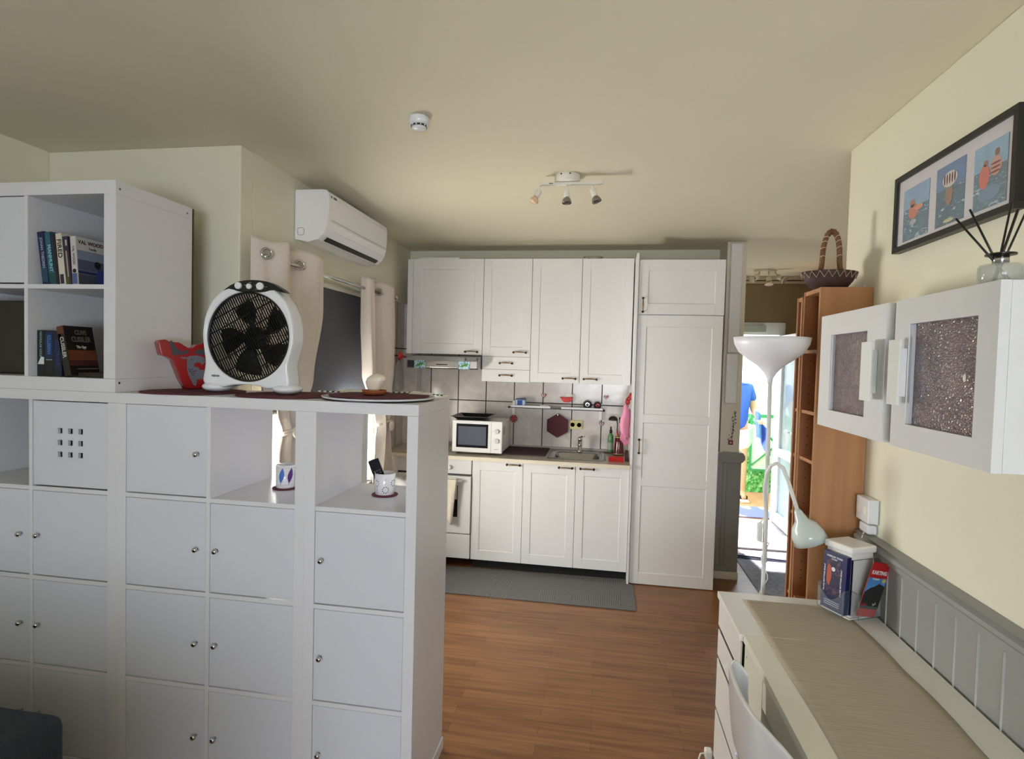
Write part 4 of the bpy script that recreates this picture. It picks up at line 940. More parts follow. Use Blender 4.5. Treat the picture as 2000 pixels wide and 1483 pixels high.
# ---------------- sofa corner
SF = mat('dark_grey_sofa_fabric', (52, 58, 66), .95, noise=.25, nscale=250, bump=.5, bscale=500)
t = thing('sofa', 'dark grey blue fabric sofa corner at the lower left, with an added unseen back for shade', 'sofa', (-2.15, 1.1, 0))
MB().box(-2.70, -1.645, 1.28, 1.50, .08, .47).build('backrest', SF, t, bevel=.04, segs=4)
MB().box(-1.83, -1.645, .30, 1.275, .08, .42).build('armrest', SF, t, bevel=.04, segs=4)
MB().box(-2.72, -.74, .05, .28, .08, .88).build('backrest', SF, t, bevel=.05, segs=4)  # unseen section, added to throw soft shade on the lower shelf doors
MB().box(-2.70, -.76, -.55, .045, .10, .40).build('seat_cushion', SF, t, bevel=.04, segs=4)
MB().box(-2.70, -1.84, .32, 1.27, .10, .36).build('seat_cushion', SF, t, bevel=.04, segs=4)
for x in (-2.64, -1.70, -.80):
    for y in (.16, 1.40 if x < -1 else -.48): B(x-.02, x+.02, y-.02, y+.02, 0, .079).build('leg', BLACK, t)
# ================================================================ WINDOW DRESSING
t = thing('roller_blind', 'dark grey roller blind covering the upper part of the kitchen window', 'blind', (-1.74, 3.26, 1.3))
B(-1.745, -1.742, 2.60, 3.935, 1.315, 2.07).build('blind_cloth', mat('dark_grey_blind', (86, 87, 97), .8, bump=.1, bscale=200), t)
MB().tube([(-1.7435, 2.60, 1.31), (-1.7435, 3.935, 1.31)], .010).build('bottom_bar', mat('bar_grey', (90, 86, 82), .5), t)
MB().tube([(-1.75, 2.59, 2.075), (-1.75, 3.94, 2.075)], .022).build('roller', PLASTW, t)
# rod
t = thing('curtain_rod', 'chrome curtain rod above the kitchen window', 'rod', (-1.60, 3.25, 2.09))
MB().tube([(-1.60, 2.46, 2.093), (-1.60, 4.13, 2.085)], .011, 12).build('rod_bar', CHROME, t)
for y in (2.45, 4.14): MB().ball((-1.60, y, 2.09), .018).build('finial', CHROME, t)
for y in (2.60, 4.05): MB().tube([(-1.60, y, 2.09), (-1.699, y, 2.09)], .008).build('bracket', CHROME, t)
def lerp_keys(keys, z):
    if z >= keys[0][0]: return keys[0][1:]
    for a, b in zip(keys, keys[1:]):
        if a[0] >= z >= b[0]:
            w = (a[0]-z)/(a[0]-b[0]); w = w*w*(3-2*w); return [p*(1-w)+q*w for p, q in zip(a[1:], b[1:])]
    return keys[-1][1:]
def crom(P, t):
    s = t*(len(P)-1); i = min(int(s), len(P)-2); w = s-i; g = lambda k: P[max(0, min(len(P)-1, k))]
    return [.5*((2*g(i)[j])+(-g(i-1)[j]+g(i+1)[j])*w+(2*g(i-1)[j]-5*g(i)[j]+4*g(i+1)[j]-g(i+2)[j])*w*w+(-g(i-1)[j]+3*g(i)[j]-3*g(i+1)[j]+g(i+2)[j])*w**3) for j in (0, 1)]
def curtain(label, top, keys, rings, wob=.006):
    """cloth hung along the plan path 'top' and gathered by the keys (height, y centre, width factor, depth factor)"""
    yc0 = keys[0][1]
    t = thing('curtain', label, 'curtain', (-1.60, yc0, keys[-1][0]))
    zt, zb = keys[0][0], keys[-1][0]
    def fn(u, v):
        z = zt-(zt-zb)*v; yc, ws, ds = lerp_keys(keys, z); x, y = crom(top, u)
        g = 1-ws
        return (-1.60+(x+1.60)*ds+.010*g*math.sin(u*34+z*3)+wob*math.sin(u*13+z*5)*v+.011*math.sin(u*41+z*2.0)*min(1, v*4), yc+(y-yc0)*ws, z+(.008*math.cos(u*20) if v < .02 else 0))
    MB().grid(fn, 110, 64).build('curtain_cloth', CURT, t, solid=.002)
    for (x, y, z) in rings:
        c = Vector((x, y, z)); n = Vector((.74, -.67, 0)).normalized(); a_ = Vector((.67, .74, 0)).normalized()
        MB().tube([c+n*.004+a_*.0235*math.cos(q)+Vector((0, 0, .0235*math.sin(q))) for q in [2*PI*i/28 for i in range(28)]], .0055, 8, True).build('eyelet', CHROME, t)
        MB().add([c+n*.003+a_*.020*math.cos(2*PI*i/20)+Vector((0, 0, .020*math.sin(2*PI*i/20))) for i in range(20)], [list(range(20))]).build('eyelet_opening', mat('opening_beige', (150, 138, 120), .6), t)  # beige disc stands for the wall seen through the ring
    return t
cl = curtain('cream eyelet curtain at the left side of the kitchen window, behind the fan',
    [(-1.632, 2.385), (-1.615, 2.42), (-1.592, 2.475), (-1.565, 2.53), (-1.552, 2.57), (-1.575, 2.615), (-1.625, 2.65), (-1.632, 2.70), (-1.60, 2.77), (-1.565, 2.84), (-1.552, 2.89), (-1.560, 2.93), (-1.61, 2.96), (-1.64, 2.98)],
    [(2.175, 2.68, 1.0, 1.0), (1.9, 2.68, .97, 1.0), (1.5, 2.67, .66, 1.0), (1.32, 2.695, .26, .8), (1.22, 2.70, .15, .7), (1.10, 2.70, .22, .9), (.90, 2.715, .30, 1.0), (.74, 2.72, .36, 1.0)], ((-1.592, 2.445, 2.103), (-1.592, 2.735, 2.097)))
MB().tube([(-1.59+.050*math.cos(a), 2.70+.060*math.sin(a), 1.225+.02*math.cos(a)) for a in [2*PI*i/24 for i in range(24)]], .011, 8, True).build('tie_band', CURT, cl)
MB().ball((-1.545, 2.665, 1.225), .026, .030, .034).build('tie_knot', CURT, cl)
cr = curtain('cream eyelet curtain at the right side of the kitchen window, beside the tiles',
    [(-1.62, 3.56), (-1.57, 3.57), (-1.552, 3.60), (-1.565, 3.64), (-1.62, 3.68), (-1.645, 3.72), (-1.62, 3.80), (-1.585, 3.88), (-1.56, 3.96), (-1.565, 4.02), (-1.60, 4.08), (-1.63, 4.12)],
    [(2.16, 3.84, 1.0, 1.0), (1.9, 3.85, 1.0, 1.0), (1.5, 3.86, .95, 1.05), (1.36, 3.88, .72, 1.05), (1.18, 3.92, .30, .9), (1.12, 3.925, .24, .8), (1.0, 3.93, .34, .9), (.70, 3.94, .55, 1.0)], ((-1.60, 3.815, 2.093),))
MB().tube([(-1.59+.048*math.cos(a), 3.925+.070*math.sin(a), 1.135+.02*math.cos(a)) for a in [2*PI*i/24 for i in range(24)]], .011, 8, True).build('tie_band', CURT, cr)
MB().lathe([(.040, -1.532), (.036, -1.522), (.006, -1.516)], (0, 3.93, 1.12), 24, 'x').build('tie_rosette', CURT, cr)
def net(u, v): return (-1.665+.010*math.sin(u*30), 3.50+.33*u, 1.345-.63*v)
tag(MB().grid(net, 40, 6).build('net_curtain', mat('bluish_white_net', (226, 238, 244), .9), at=(-1.665, 3.66, .71)), 'bluish white net curtain hanging inside the kitchen window', 'curtain')
# ================================================================ AIR CONDITIONER
t = thing('air_conditioner', 'white wall mounted air conditioner above the kitchen window', 'air conditioner', (-1.6, 3.28, 2.23))
PR = [(-1.698, 2.262), (-1.698, 2.534), (-1.54, 2.534), (-1.515, 2.530), (-1.502, 2.518), (-1.498, 2.49), (-1.499, 2.42), (-1.503, 2.36), (-1.513, 2.325), (-1.535, 2.288), (-1.565, 2.262), (-1.62, 2.248)]
MB().prism(PR, 'y', 2.862, 3.700).build('casing', mat('ac_white', (246, 247, 252), .22, coat=.4), t, bevel=.006, segs=3)
MB().prism([(-1.5125, 2.320), (-1.5105, 2.3185), (-1.5325, 2.284), (-1.5345, 2.2855)], 'y', 2.90, 3.665).build('louvre', PLASTIC, t)
MB().prism([(-1.5385, 2.2865), (-1.533, 2.2795), (-1.554, 2.263), (-1.560, 2.269)], 'y', 2.93, 3.63).build('air_outlet', BLACK, t)
B(-1.4985, -1.4965, 2.90, 3.665, 2.3705, 2.3720).build('panel_seam', mat('grey_line', (150, 148, 150), .6), t)
MB().lathe([(.006, -1.4985), (.006, -1.4975)], (0, 2.895, 2.497), 12, 'x').build('logo_mark', mat('logo_grey', (70, 74, 80), .5), t)
text('GREE', .016, face_px((-1.4972, 2.935, 2.497)), mat('logo_grey', (70, 74, 80), .5), t, bold=.0004)
P = rr(-1.678, -1.640, 2.285, 2.325, .012, 0)
MB().tube([(p[0], 2.8615, p[1]) for p in P], .0014, 6, True).build('pipe_knockout', mat('grey_line', (150, 148, 150), .6), t)
# ================================================================ CEILING FITTINGS
t = thing('smoke_detector', 'small round white smoke detector on the ceiling', 'smoke detector', (-.765, 2.2, 2.6))
MB().lathe([(.040, 2.5995), (.042, 2.596), (.042, 2.575), (.038, 2.571), (.036, 2.566)], (-.765, 2.2, 0), 32).build('base', PLASTIC, t)
MB().lathe([(.033, 2.5655), (.033, 2.560)], (-.765, 2.2, 0), 32).build('vent_ring', mat('vent_grey', (60, 60, 66), .7), t)
MB().lathe([(.031, 2.5595), (.027, 2.552), (.018, 2.549), (.002, 2.548)], (-.765, 2.2, 0), 28).build('cap', PLASTIC, t)
for k in range(12):
    a = 2*PI*k/12; MB().box(.0325, .0355, -.0022, .0022, 2.5598, 2.5656).xf(Matrix.Translation((-.765, 2.2, 0)) @ Matrix.Rotation(a, 4, 'Z')).build('vent_rib', PLASTIC, t)
def spot(t, top, hang, tip, bulb, drop=.03):
    MB().tube([top, hang], .004, 8).build('stem', PLASTW, t)
    d = (Vector(tip)-Vector(hang)).normalized(); q = d.to_track_quat('Z', 'Y').to_matrix().to_4x4(); M = Matrix.Translation(Vector(hang)) @ q
    h = MB().lathe([(.007, -.004), (.0145, 0), (.0150, .036), (.012, .040)], n=20).xf(M).build('lamp_holder', PLASTW, t)
    if bulb == 'warm': MB().lathe([(.0125, .0405), (.022, .052), (.0245, .066), (.020, .072), (.002, .073)], n=24).xf(M).build('bulb', mat('peach_reflector', (226, 196, 162), .3), t)
    else: MB().lathe([(.0125, .0405), (.020, .048), (.0255, .066), (.0245, .070), (.018, .062), (.002, .056)], n=24).xf(M).build('bulb', mat('mirror_reflector', (150, 148, 146), .15, .9), t)
t = thing('ceiling_spotlight', 'white ceiling light with three spots on a straight bar over the kitchen', 'ceiling light', (-.21, 2.94, 2.6))
MB().lathe([(.064, 2.5995), (.066, 2.596), (.066, 2.566), (.062, 2.562), (.002, 2.561)], (-.212, 2.945, 0), 36).build('canopy', PLASTW, t)
for a in (-2.0, -1.3): MB().ball((-.212+.066*math.cos(a), 2.945+.066*math.sin(a), 2.588), .004).build('screw', BRONZE, t)
MB().box(-.355, -.030, 2.925, 2.945, 2.545, 2.5585).build('bar', PLASTW, t, bevel=.002)
B(-.305, -.285, 2.9235, 2.9248, 2.5505, 2.5535).build('bar_slot', DARK, t)
spot(t, (-.350, 2.935, 2.5445), (-.356, 2.935, 2.520), (-.386, 2.925, 2.456), 'warm')
spot(t, (-.213, 2.935, 2.5445), (-.213, 2.935, 2.520), (-.211, 2.930, 2.456), 'mirror')
spot(t, (-.080, 2.935, 2.5445), (-.080, 2.935, 2.520), (-.056, 2.930, 2.456), 'mirror')
t = thing('ceiling_spotlight', 'small white round ceiling light with three spots in the hallway', 'ceiling light', (1.55, 5.80, 2.6))
MB().lathe([(.10, 2.5995), (.102, 2.59), (.102, 2.555), (.09, 2.547), (.002, 2.546)], (1.53, 5.78, 0), 30).build('canopy', mat('ivory_metal', (222, 212, 184), .4), t)
for (p, h, q) in (((1.47, 5.74, 2.546), (1.45, 5.71, 2.50), (1.36, 5.68, 2.455)), ((1.54, 5.70, 2.546), (1.54, 5.68, 2.49), (1.54, 5.66, 2.40)), ((1.61, 5.74, 2.546), (1.63, 5.71, 2.50), (1.70, 5.66, 2.45))):
    MB().tube([p, h], .006).build('stem', mat('ivory_metal', (222, 212, 184), .4), t)
    d = (Vector(q)-Vector(h)).normalized(); M = Matrix.Translation(Vector(h)) @ d.to_track_quat('Z', 'Y').to_matrix().to_4x4()
    MB().lathe([(.012, -.005), (.024, 0), (.026, .045)], n=18).xf(M).build('lamp_holder', mat('ivory_metal', (222, 212, 184), .4), t)
    MB().lathe([(.022, .046), (.040, .075), (.036, .078), (.002, .07)], n=20).xf(M).build('bulb', mat('pale_reflector', (216, 206, 190), .2, .3), t)
# ================================================================ PARTITION END
t = thing('cable_trunking', 'white vertical cable trunking on the end of the partition wall', 'trunking', (.97, 4.44, 1.3))
B(.925, 1.012, 4.418, 4.4495, 1.728, 2.555).build('trunking_cover', mat('trunk_white', (244, 244, 247), .35), t, bevel=.012, segs=3)
B(.920, 1.010, 4.420, 4.4495, 1.345, 1.7255).build('trunking_cover', mat('trunk_white', (244, 244, 247), .35), t, bevel=.012, segs=3)
t = thing('beaded_ornament', 'grey beaded string ornament with a red square tag on the partition', 'ornament', (1.0, 4.43, 1.05))
random.seed(3)
for k in range(26):
    z = 1.285-.0085*k; x = 1.006-.0012*k+random.uniform(-.016, .016)
    MB().ball((x, 4.438, z), .0052, n=8, m=6).build('bead', mat('pewter', (110, 106, 108), .4, .5) if k % 3 else HW, t)
MB().tube([(1.006, 4.441, 1.29), (.985, 4.441, 1.06)], .0012, 5).build('cord', DARK, t)
B(.962, .995, 4.434, 4.440, 1.032, 1.066).build('red_tag', mat('tag_red', (140, 20, 36), .5), t, bevel=.001)
B(.972, .985, 4.4325, 4.4338, 1.042, 1.056).build('tag_centre', HW, t)
tag(MB().tube([(.915, 4.412, .978), (.885, 4.410, .975), (.868, 4.412, .94), (.862, 4.42, .86), (.866, 4.44, .60), (.87, 4.46, .02)], .0035, 8).build('cable', PLASTW, at=(.88, 4.42, .5)), 'thin white cable draped over the cap of the grey panelling', 'cable')
t = thing('plug', 'white plug and cable lying on the floor beside the chest', 'plug', (.48, 2.365, .0))
MB().box(.468, .498, 2.352, 2.384, .0015, .040).build('plug_body', PLASTW, t, bevel=.006)
MB().tube([(.469, 2.368, .02), (.452, 2.365, .018), (.44, 2.34, .006), (.445, 2.28, .006), (.455, 2.20, .006)], .0035, 8).build('cable', PLASTW, t)
# ================================================================ FLOOR LAMP
LP = mat('lamp_white', (230, 230, 228), .4)
SHADE = mat('translucent_shade', (240, 240, 247), .35, trans=.0)
t = thing('floor_lamp', 'white uplighter floor lamp with a bowl shade and a bendable reading arm', 'lamp', (.708, 2.50, 0))
MB().lathe([(.125, .001), (.13, .006), (.125, .020), (.03, .032), (.012, .04)], (.708, 2.50, 0), 40).build('base', LP, t)
MB().tube([(.708, 2.50, .03), (.705, 2.50, 1.0), (.700, 2.50, 1.575)], .0085, 12).build('pole', LP, t)
MB().lathe([(.010, 1.560), (.012, 1.58), (.026, 1.605), (.050, 1.632), (.090, 1.660), (.128, 1.690), (.146, 1.725), (.151, 1.752), (.147, 1.752), (.142, 1.728), (.124, 1.696), (.086, 1.667), (.045, 1.640), (.008, 1.61)], (.699, 2.50, 0), 48).build('bowl_shade', SHADE, t)
MB().ball((.699, 2.50, 1.700), .03).build('bulb', PLASTW, t)
P = [(.708, 2.492, .80), (.700, 2.475, 1.00), (.676, 2.43, 1.12), (.668, 2.38, 1.195), (.676, 2.355, 1.235), (.694, 2.345, 1.247), (.716, 2.34, 1.232), (.737, 2.335, 1.18), (.756, 2.33, 1.12), (.776, 2.325, 1.06)]
arm = MB().tube(P, .0075, 10).build('reading_arm', LP, t)
M = Matrix.Translation((.774, 2.325, 1.065)) @ Vector((.055, -.01, -.125)).to_track_quat('Z', 'Y').to_matrix().to_4x4()
MB().lathe([(.008, -.012), (.014, 0), (.024, .035), (.047, .058), (.060, .092), (.064, .125), (.061, .125), (.057, .095), (.044, .064), (.006, .05)], n=36).xf(M).build('reading_shade', mat('pale_glass_shade', (204, 214, 212), .2, coat=.3), arm)
MB().ball((0, 0, .09), .022).xf(M).build('reading_bulb', PLASTIC, arm)
MB().box(.672, .694, 2.488, 2.506, .885, .965).build('switch_box', LP, t, bevel=.006)
cp = [(.708+.014*math.cos(k*.9), 2.495+.014*math.sin(k*.9), .88-k*.022) for k in range(40)]
MB().tube([(.683, 2.495, .965), (.700, 2.487, 1.0), (.712, 2.488, 1.03)], .0025, 6).build('cable', LP, t)
MB().tube([(.683, 2.495, .885)]+cp[:38], .0025, 6).build('cable', LP, t)
# ================================================================ CD TOWERS AND BASKET
def tower(label, x0, x1, y0, y1, zt, holes=True):
    t = thing('narrow_bookcase', label, 'bookcase', ((x0+x1)/2, (y0+y1)/2, 0))
    B(x0, x1, y0, y0+.016, 0, zt).build('side_panel', BEECH, t, bevel=.001)
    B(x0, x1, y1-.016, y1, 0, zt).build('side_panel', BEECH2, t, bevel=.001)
    B(x0+.002, x1, y0+.0165, y1-.0165, zt-.018, zt-.001).build('top_board', BEECH, t)
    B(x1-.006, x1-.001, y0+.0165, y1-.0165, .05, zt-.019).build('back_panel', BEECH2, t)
    for z in (.30, .62, .985, 1.243, 1.446, 1.705):
        B(x0+.006, x1-.008, y0+.0165, y1-.0165, z-.014, z).build('shelf_board', BEECH, t)
    B(x0+.004, x1-.008, y0+.0165, y1-.0165, .0, .05).build('plinth', BEECH, t)
    if holes:
        for i in range(34):
            z = .55+i*.037
            if min(abs(z-q) for q in (.62, .985, 1.248, 1.45, 1.70)) < .022 or z > 1.86: continue
            B(x0+.03, x0+.034, y1-.0166, y1-.01605, z, z+.004).build('peg_hole', DARK, t)
    return t
tower('narrow beech bookcase with empty shelves beside the floor lamp, a basket on top', .862, 1.058, 2.440, 2.632, 1.958)
tower('second narrow beech bookcase standing behind the first one', .858, 1.058, 2.636, 2.702, 1.940, False)
bk = mat('dark_plaited_wood', (66, 44, 42), .6, noise=.3, nscale=60); WIC = mat('wicker_brown', (112, 74, 44), .6, noise=.35, nscale=80); LAC = mat('pale_lacing', (206, 182, 158), .7)
t = thing('basket', 'dark brown boat shaped basket with a tall wrapped handle on the bookcase', 'basket', (.912, 2.50, 1.959))
def bs(sc, z, rz=0):
    return [(.912+sc*.100*math.cos(a)*(1+.07*math.cos(2*a)), 2.50+sc*.078*math.sin(a), z) for a in [2*PI*i/40 for i in range(40)]]
L = [bs(.45, 1.9595), bs(.66, 1.962), bs(.86, 1.99), bs(1.0, 2.022), bs(.99, 2.026), bs(.94, 2.022), bs(.80, 1.99), bs(.6, 1.97), bs(.2, 1.968)]
m = MB().add([p for l in L for p in l], [(i*40+k, i*40+(k+1) % 40, (i+1)*40+(k+1) % 40, (i+1)*40+k) for i in range(len(L)-1) for k in range(40)], True)
m.f.append([k for k in range(40)][::-1]); m.m.append(0); m.smooth.append(False)
m.build('bowl', bk, t)
zig = []
for i in range(41):
    a = 2*PI*i/40; s, z = ((1.005, 2.024) if i % 2 == 0 else (.915, 1.998)); s += .015
    zig.append((.912+s*.100*math.cos(a)*(1+.07*math.cos(2*a)), 2.50+s*.078*math.sin(a), z))
MB().tube(zig, .0018, 6).build('rim_lacing', LAC, t)
def hp(a): return Vector((.916+.030*math.cos(a), 2.50-.010*math.cos(a), 2.022+.172*math.sin(a)**.6 if math.sin(a) > 0 else 2.022))
hpts = [hp(PI*i/28) for i in range(29)]; hpts[0] = Vector((.953, 2.488, 2.0)); hpts[-1] = Vector((.880, 2.512, 2.0))
ho = MB().tube(hpts, .0105, 10).build('handle', WIC, t)
for i in range(2, 27, 2):
    p, q = hpts[i], hpts[i+1]; d = (q-p).normalized(); a_ = d.cross(Vector((.7, -.7, 0))).normalized(); b_ = d.cross(a_)
    MB().tube([p+(a_*math.cos(w)+b_*math.sin(w))*.0112+d*.003*math.sin(2*w) for w in [2*PI*k/14 for k in range(14)]], .0016, 5, True).build('handle_binding', LAC if (i < 10 or i > 18) else WIC, ho)
tag(MB().ball((1.035, 2.47, 1.967), .006).lathe([(.005, 1.9585), (.003, 1.965)], (1.035, 2.47, 0), 10).build('pin', HW, at=(1.035, 2.47, 1.959)), 'tiny white knob on the bookcase top beside the basket', 'knob')
# ================================================================ RIGHT WALL
t = thing('picture_frame', 'black framed triptych of three sea bathing pictures on the right wall', 'picture', (1.045, 1.94, 2.18))
y0, y1, z0, z1 = 1.636, 2.252, 2.052, 2.322; fw = .019; FX = 1.030
for (a, b, c, d) in ((y0, y1, z0, z0+fw), (y0, y1, z1-fw, z1), (y0, y0+fw, z0+fw, z1-fw), (y1-fw, y1, z0+fw, z1-fw)):
    B(FX, 1.059, a, b, c, d).build('frame_bar', mat('black_frame', (28, 27, 27), .4), t, bevel=.0008)
B(1.040, 1.050, y0+fw, y1-fw, z0+fw, z1-fw).build('mount', mat('pale_mount_card', (214, 208, 212), .7), t)
def pic(nm, ya, yb, za, zb, sky, sea, fn):
    m, nt, b = new_mat('painted_sea_'+nm, .6)
    v = coords(nt, 'YZ0', scale=(1, 3.2, 1)); n = nt.nodes.new('ShaderNodeTexNoise'); n.inputs['Scale'].default_value = 22; n.inputs['Detail'].default_value = 5; n.inputs['Distortion'].default_value = 1.5
    nt.links.new(v, n.inputs['Vector'])
    nt.links.new(ramp(nt, [(.30, sea), (.5, tuple(int(c*.8) for c in sea)), (.60, (84, 110, 140)), (.68, (190, 204, 214))], n.outputs['Fac']), b.inputs['Base Color'])
    m2 = mat('painted_sky_'+nm, sky, .6, noise=.12, nscale=30)
    p = B(1.0385, 1.0398, ya, yb, za, zb).build('print', m, t)
    B(1.0378, 1.0384, ya, yb, za+(zb-za)*.60, zb).build('print_sky', m2, p)
    def blob(cy, cz_, ry, rz, col, nn, X=1.0370, k=18, f=None):
        MB().prism([(cy+ry*math.cos(a)*(f(a) if f else 1), cz_+rz*math.sin(a)) for a in [2*PI*i/k for i in range(k)]], 'x', X, X+.0006).build(nn, mat(nn+'_%d_%d_%d' % col, col, .6), p)
    fn(blob, ya, yb, za, zb)
# (the wall is seen from the room, so larger y is further left in the picture)
def f1(bl, ya, yb, za, zb):
    w, h = yb-ya, zb-za; c = yb-w*.42
    bl(c, za+h*.52, w*.20, h*.14, (206, 120, 92), 'swimmer_body'); bl(c+w*.05, za+h*.68, w*.10, h*.08, (170, 110, 92), 'swimmer_head')
    bl(c-w*.22, za+h*.56, w*.16, h*.05, (214, 150, 120), 'swimmer_arm', X=1.0364); bl(c, za+h*.32, w*.13, h*.05, (180, 176, 186), 'reflection')
def f2(bl, ya, yb, za, zb):
    w, h = yb-ya, zb-za; c = yb-w*.50
    bl(c+w*.02, za+h*.50, w*.13, h*.20, (140, 124, 96), 'swimmer_body')
    bl(c, za+h*.74, w*.26, h*.13, (206, 198, 196), 'striped_hat', X=1.0364)
    for k in range(-2, 3): bl(c+w*.09*k, za+h*.75, w*.018, h*.085, (96, 60, 58), 'hat_stripe', X=1.0357, k=8)
    for k in range(4): bl(c, za+h*(.38+.055*k), w*.11, h*.010, (190, 120, 110), 'suit_stripe', X=1.0357, k=8)
    bl(c, za+h*.06, w*.18, h*.03, (200, 194, 150), 'foam')
def f3(bl, ya, yb, za, zb):
    w, h = yb-ya, zb-za
    c = yb-w*.34; bl(c, za+h*.50, w*.16, h*.19, (204, 104, 80), 'swimmer_body'); bl(c-w*.03, za+h*.70, w*.07, h*.05, (160, 104, 86), 'swimmer_head')
    c = yb-w*.68; bl(c, za+h*.60, w*.17, h*.15, (196, 150, 130), 'swimmer_body'); bl(c-w*.02, za+h*.80, w*.07, h*.06, (140, 96, 76), 'swimmer_head')
    for k in range(3): bl(c, za+h*(.51+.065*k), w*.15, h*.014, (130, 50, 48), 'suit_stripe', X=1.0364, k=8)
    bl(yb-w*.5, za+h*.22, w*.34, h*.12, (112, 136, 168), 'foam', X=1.0372)
pic('a', 2.041, 2.197, 2.083, 2.262, (140, 168, 200), (104, 140, 158), f1)
pic('b', 1.857, 2.001, 2.084, 2.270, (96, 124, 170), (88, 122, 140), f2)
pic('c', 1.680, 1.816, 2.085, 2.264, (142, 176, 204), (112, 142, 158), f3)
B(1.0362, 1.0366, y0+fw, y1-fw, z0+fw, z1-fw).build('glazing', glass_mat('picture_glass', (230, 236, 240), .08), t)
# wall cabinets
def rippled():
    m, nt, b = new_mat('rippled_brown_glass', .12)
    tc = nt.nodes.new('ShaderNodeTexCoord'); vo = nt.nodes.new('ShaderNodeTexVoronoi'); vo.feature = 'SMOOTH_F1'; vo.inputs['Scale'].default_value = 190
    mp = nt.nodes.new('ShaderNodeMapping'); mp.inputs['Scale'].default_value = (1, .8, 1.25); nt.links.new(tc.outputs['Object'], mp.inputs['Vector']); nt.links.new(mp.outputs[0], vo.inputs['Vector'])
    bp = nt.nodes.new('ShaderNodeBump'); bp.inputs['Strength'].default_value = 1.0; bp.inputs['Distance'].default_value = .003
    nt.links.new(vo.outputs['Distance'], bp.inputs['Height']); nt.links.new(bp.outputs[0], b.inputs['Normal'])
    n = nt.nodes.new('ShaderNodeTexNoise'); n.inputs['Scale'].default_value = 14; nt.links.new(tc.outputs['Object'], n.inputs['Vector'])
    nt.links.new(ramp(nt, [(.3, (84, 66, 72)), (.7, (116, 92, 92))], n.outputs['Fac']), b.inputs['Base Color'])
    b.inputs['Specular IOR Level'].default_value = .9; b.inputs['Coat Weight'].default_value = .3
    return m
RG = rippled()
CAB = mat('white_cabinet_lacquer', (224, 225, 228), .35)
def wallcab(label, y0, y1, z0, z1, gy0, gy1, gz0, gz1, hy0, hy1, near_is_hinge, X=.780):
    t = thing('wall_cabinet', label, 'cabinet', (.92, (y0+y1)/2, z0))
    m = MB().box(X+.0215, X+.035, y0, y1, z0, z1).box(X+.035, 1.059, y0, y0+.016, z0, z1).box(X+.035, 1.059, y1-.016, y1, z0, z1).box(X+.035, 1.059, y0+.016, y1-.016, z0, z0+.016).box(X+.035, 1.059, y0+.016, y1-.016, z1-.016, z1)
    m = MB().box(X+.0215, 1.059, y0+.001, y0+.017, z0, z1).box(X+.0215, 1.059, y1-.017, y1-.001, z0, z1).box(X+.0215, 1.059, y0+.017, y1-.017, z0, z0+.016).box(X+.0215, 1.059, y0+.017, y1-.017, z1-.016, z1).box(1.045, 1.059, y0+.017, y1-.017, z0+.016, z1-.016)
    m.build('carcass', CAB, t, bevel=.001)
    m = MB()
    for (a, b, c, d) in ((y0, gy0, z0, z1), (gy1, y1, z0, z1), (gy0, gy1, z0, gz0), (gy0, gy1, gz1, z1)): m.box(X, X+.020, a, b, c, d)
    d = m.build('door', CAB, t)
    B(X+.011, X+.015, gy0+.0003, gy1-.0003, gz0+.0003, gz1-.0003).build('glass_panel', RG, d)
    m = MB().box(X+.003, X+.0108, gy1-.012, gy1-.0005, gz0+.001, gz1-.001).build('glazing_bead', mat('grey_bead', (196, 198, 206), .4), d)
    hz = (z0+z1)/2
    MB().box(X-.030, X-.024, hy0, hy1, hz-.082, hz+.088).box(X-.024, X-.0005, (hy0+hy1)/2-.006, (hy0+hy1)/2+.006, hz-.06, hz+.066).build('handle', mat('handle_white', (234, 236, 234), .35), d, bevel=.001)
    return t
wallcab('white wall cabinet with rippled glass door, the one next to the beech bookcase', 1.712, 2.185, 1.424, 1.815, 1.826, 2.094, 1.484, 1.744, 1.730, 1.790, True)
c2 = wallcab('white wall cabinet with rippled glass door, the one under the reed diffuser', 1.262, 1.664, 1.424, 1.814, 1.325, 1.594, 1.488, 1.748, 1.574, 1.630, False)
tag(MB().prism([(1.374, 1.607), (1.379, 1.605), (1.383, 1.612), (1.381, 1.620), (1.376, 1.624), (1.373, 1.616)], 'x', .7895, .7908).build('paper_scrap', PLASTW, at=(.785, 1.378, 1.615)), 'tiny white paper scrap stuck on the cabinet glass', 'sticker')
# reed diffuser
t = thing('reed_diffuser', 'glass reed diffuser with black sticks on top of the wall cabinet', 'diffuser', (.822, 1.335, 1.8145))
MB().lathe([(.001, 1.8150), (.034, 1.8150), (.038, 1.818), (.038, 1.850), (.035, 1.855), (.013, 1.857), (.013, 1.875), (.0115, 1.875), (.0115, 1.858), (.033, 1.852), (.036, 1.848), (.036, 1.820), (.001, 1.818)], (.822, 1.335, 0), 36).build('bottle', mat('smoky_clear_glass', (205, 210, 200), .05, alpha=.35, spec=.7), t)
MB().lathe([(.0125, 1.8752), (.027, 1.8755), (.027, 1.8785), (.010, 1.880)], (.822, 1.335, 0), 30).build('collar', mat('dark_chrome', (80, 80, 80), .15, 1), t)
MB().lathe([(.0145, 1.858), (.0145, 1.8745)], (.822, 1.335, 0), 30).build('neck_ring', CHROME, t)
for (tx, ty, tz, bx, by) in ((.752, 1.37, 1.962, .835, 1.32), (.768, 1.352, 1.977, .832, 1.33), (.842, 1.325, 1.968, .812, 1.34), (.850, 1.335, 1.972, .815, 1.345), (.868, 1.33, 1.985, .812, 1.335), (.846, 1.35, 1.99, .810, 1.33)):
    MB().tube([(bx, by, 1.8195), (tx, ty, tz)], .0022, 8).build('reed', BLACK, t)
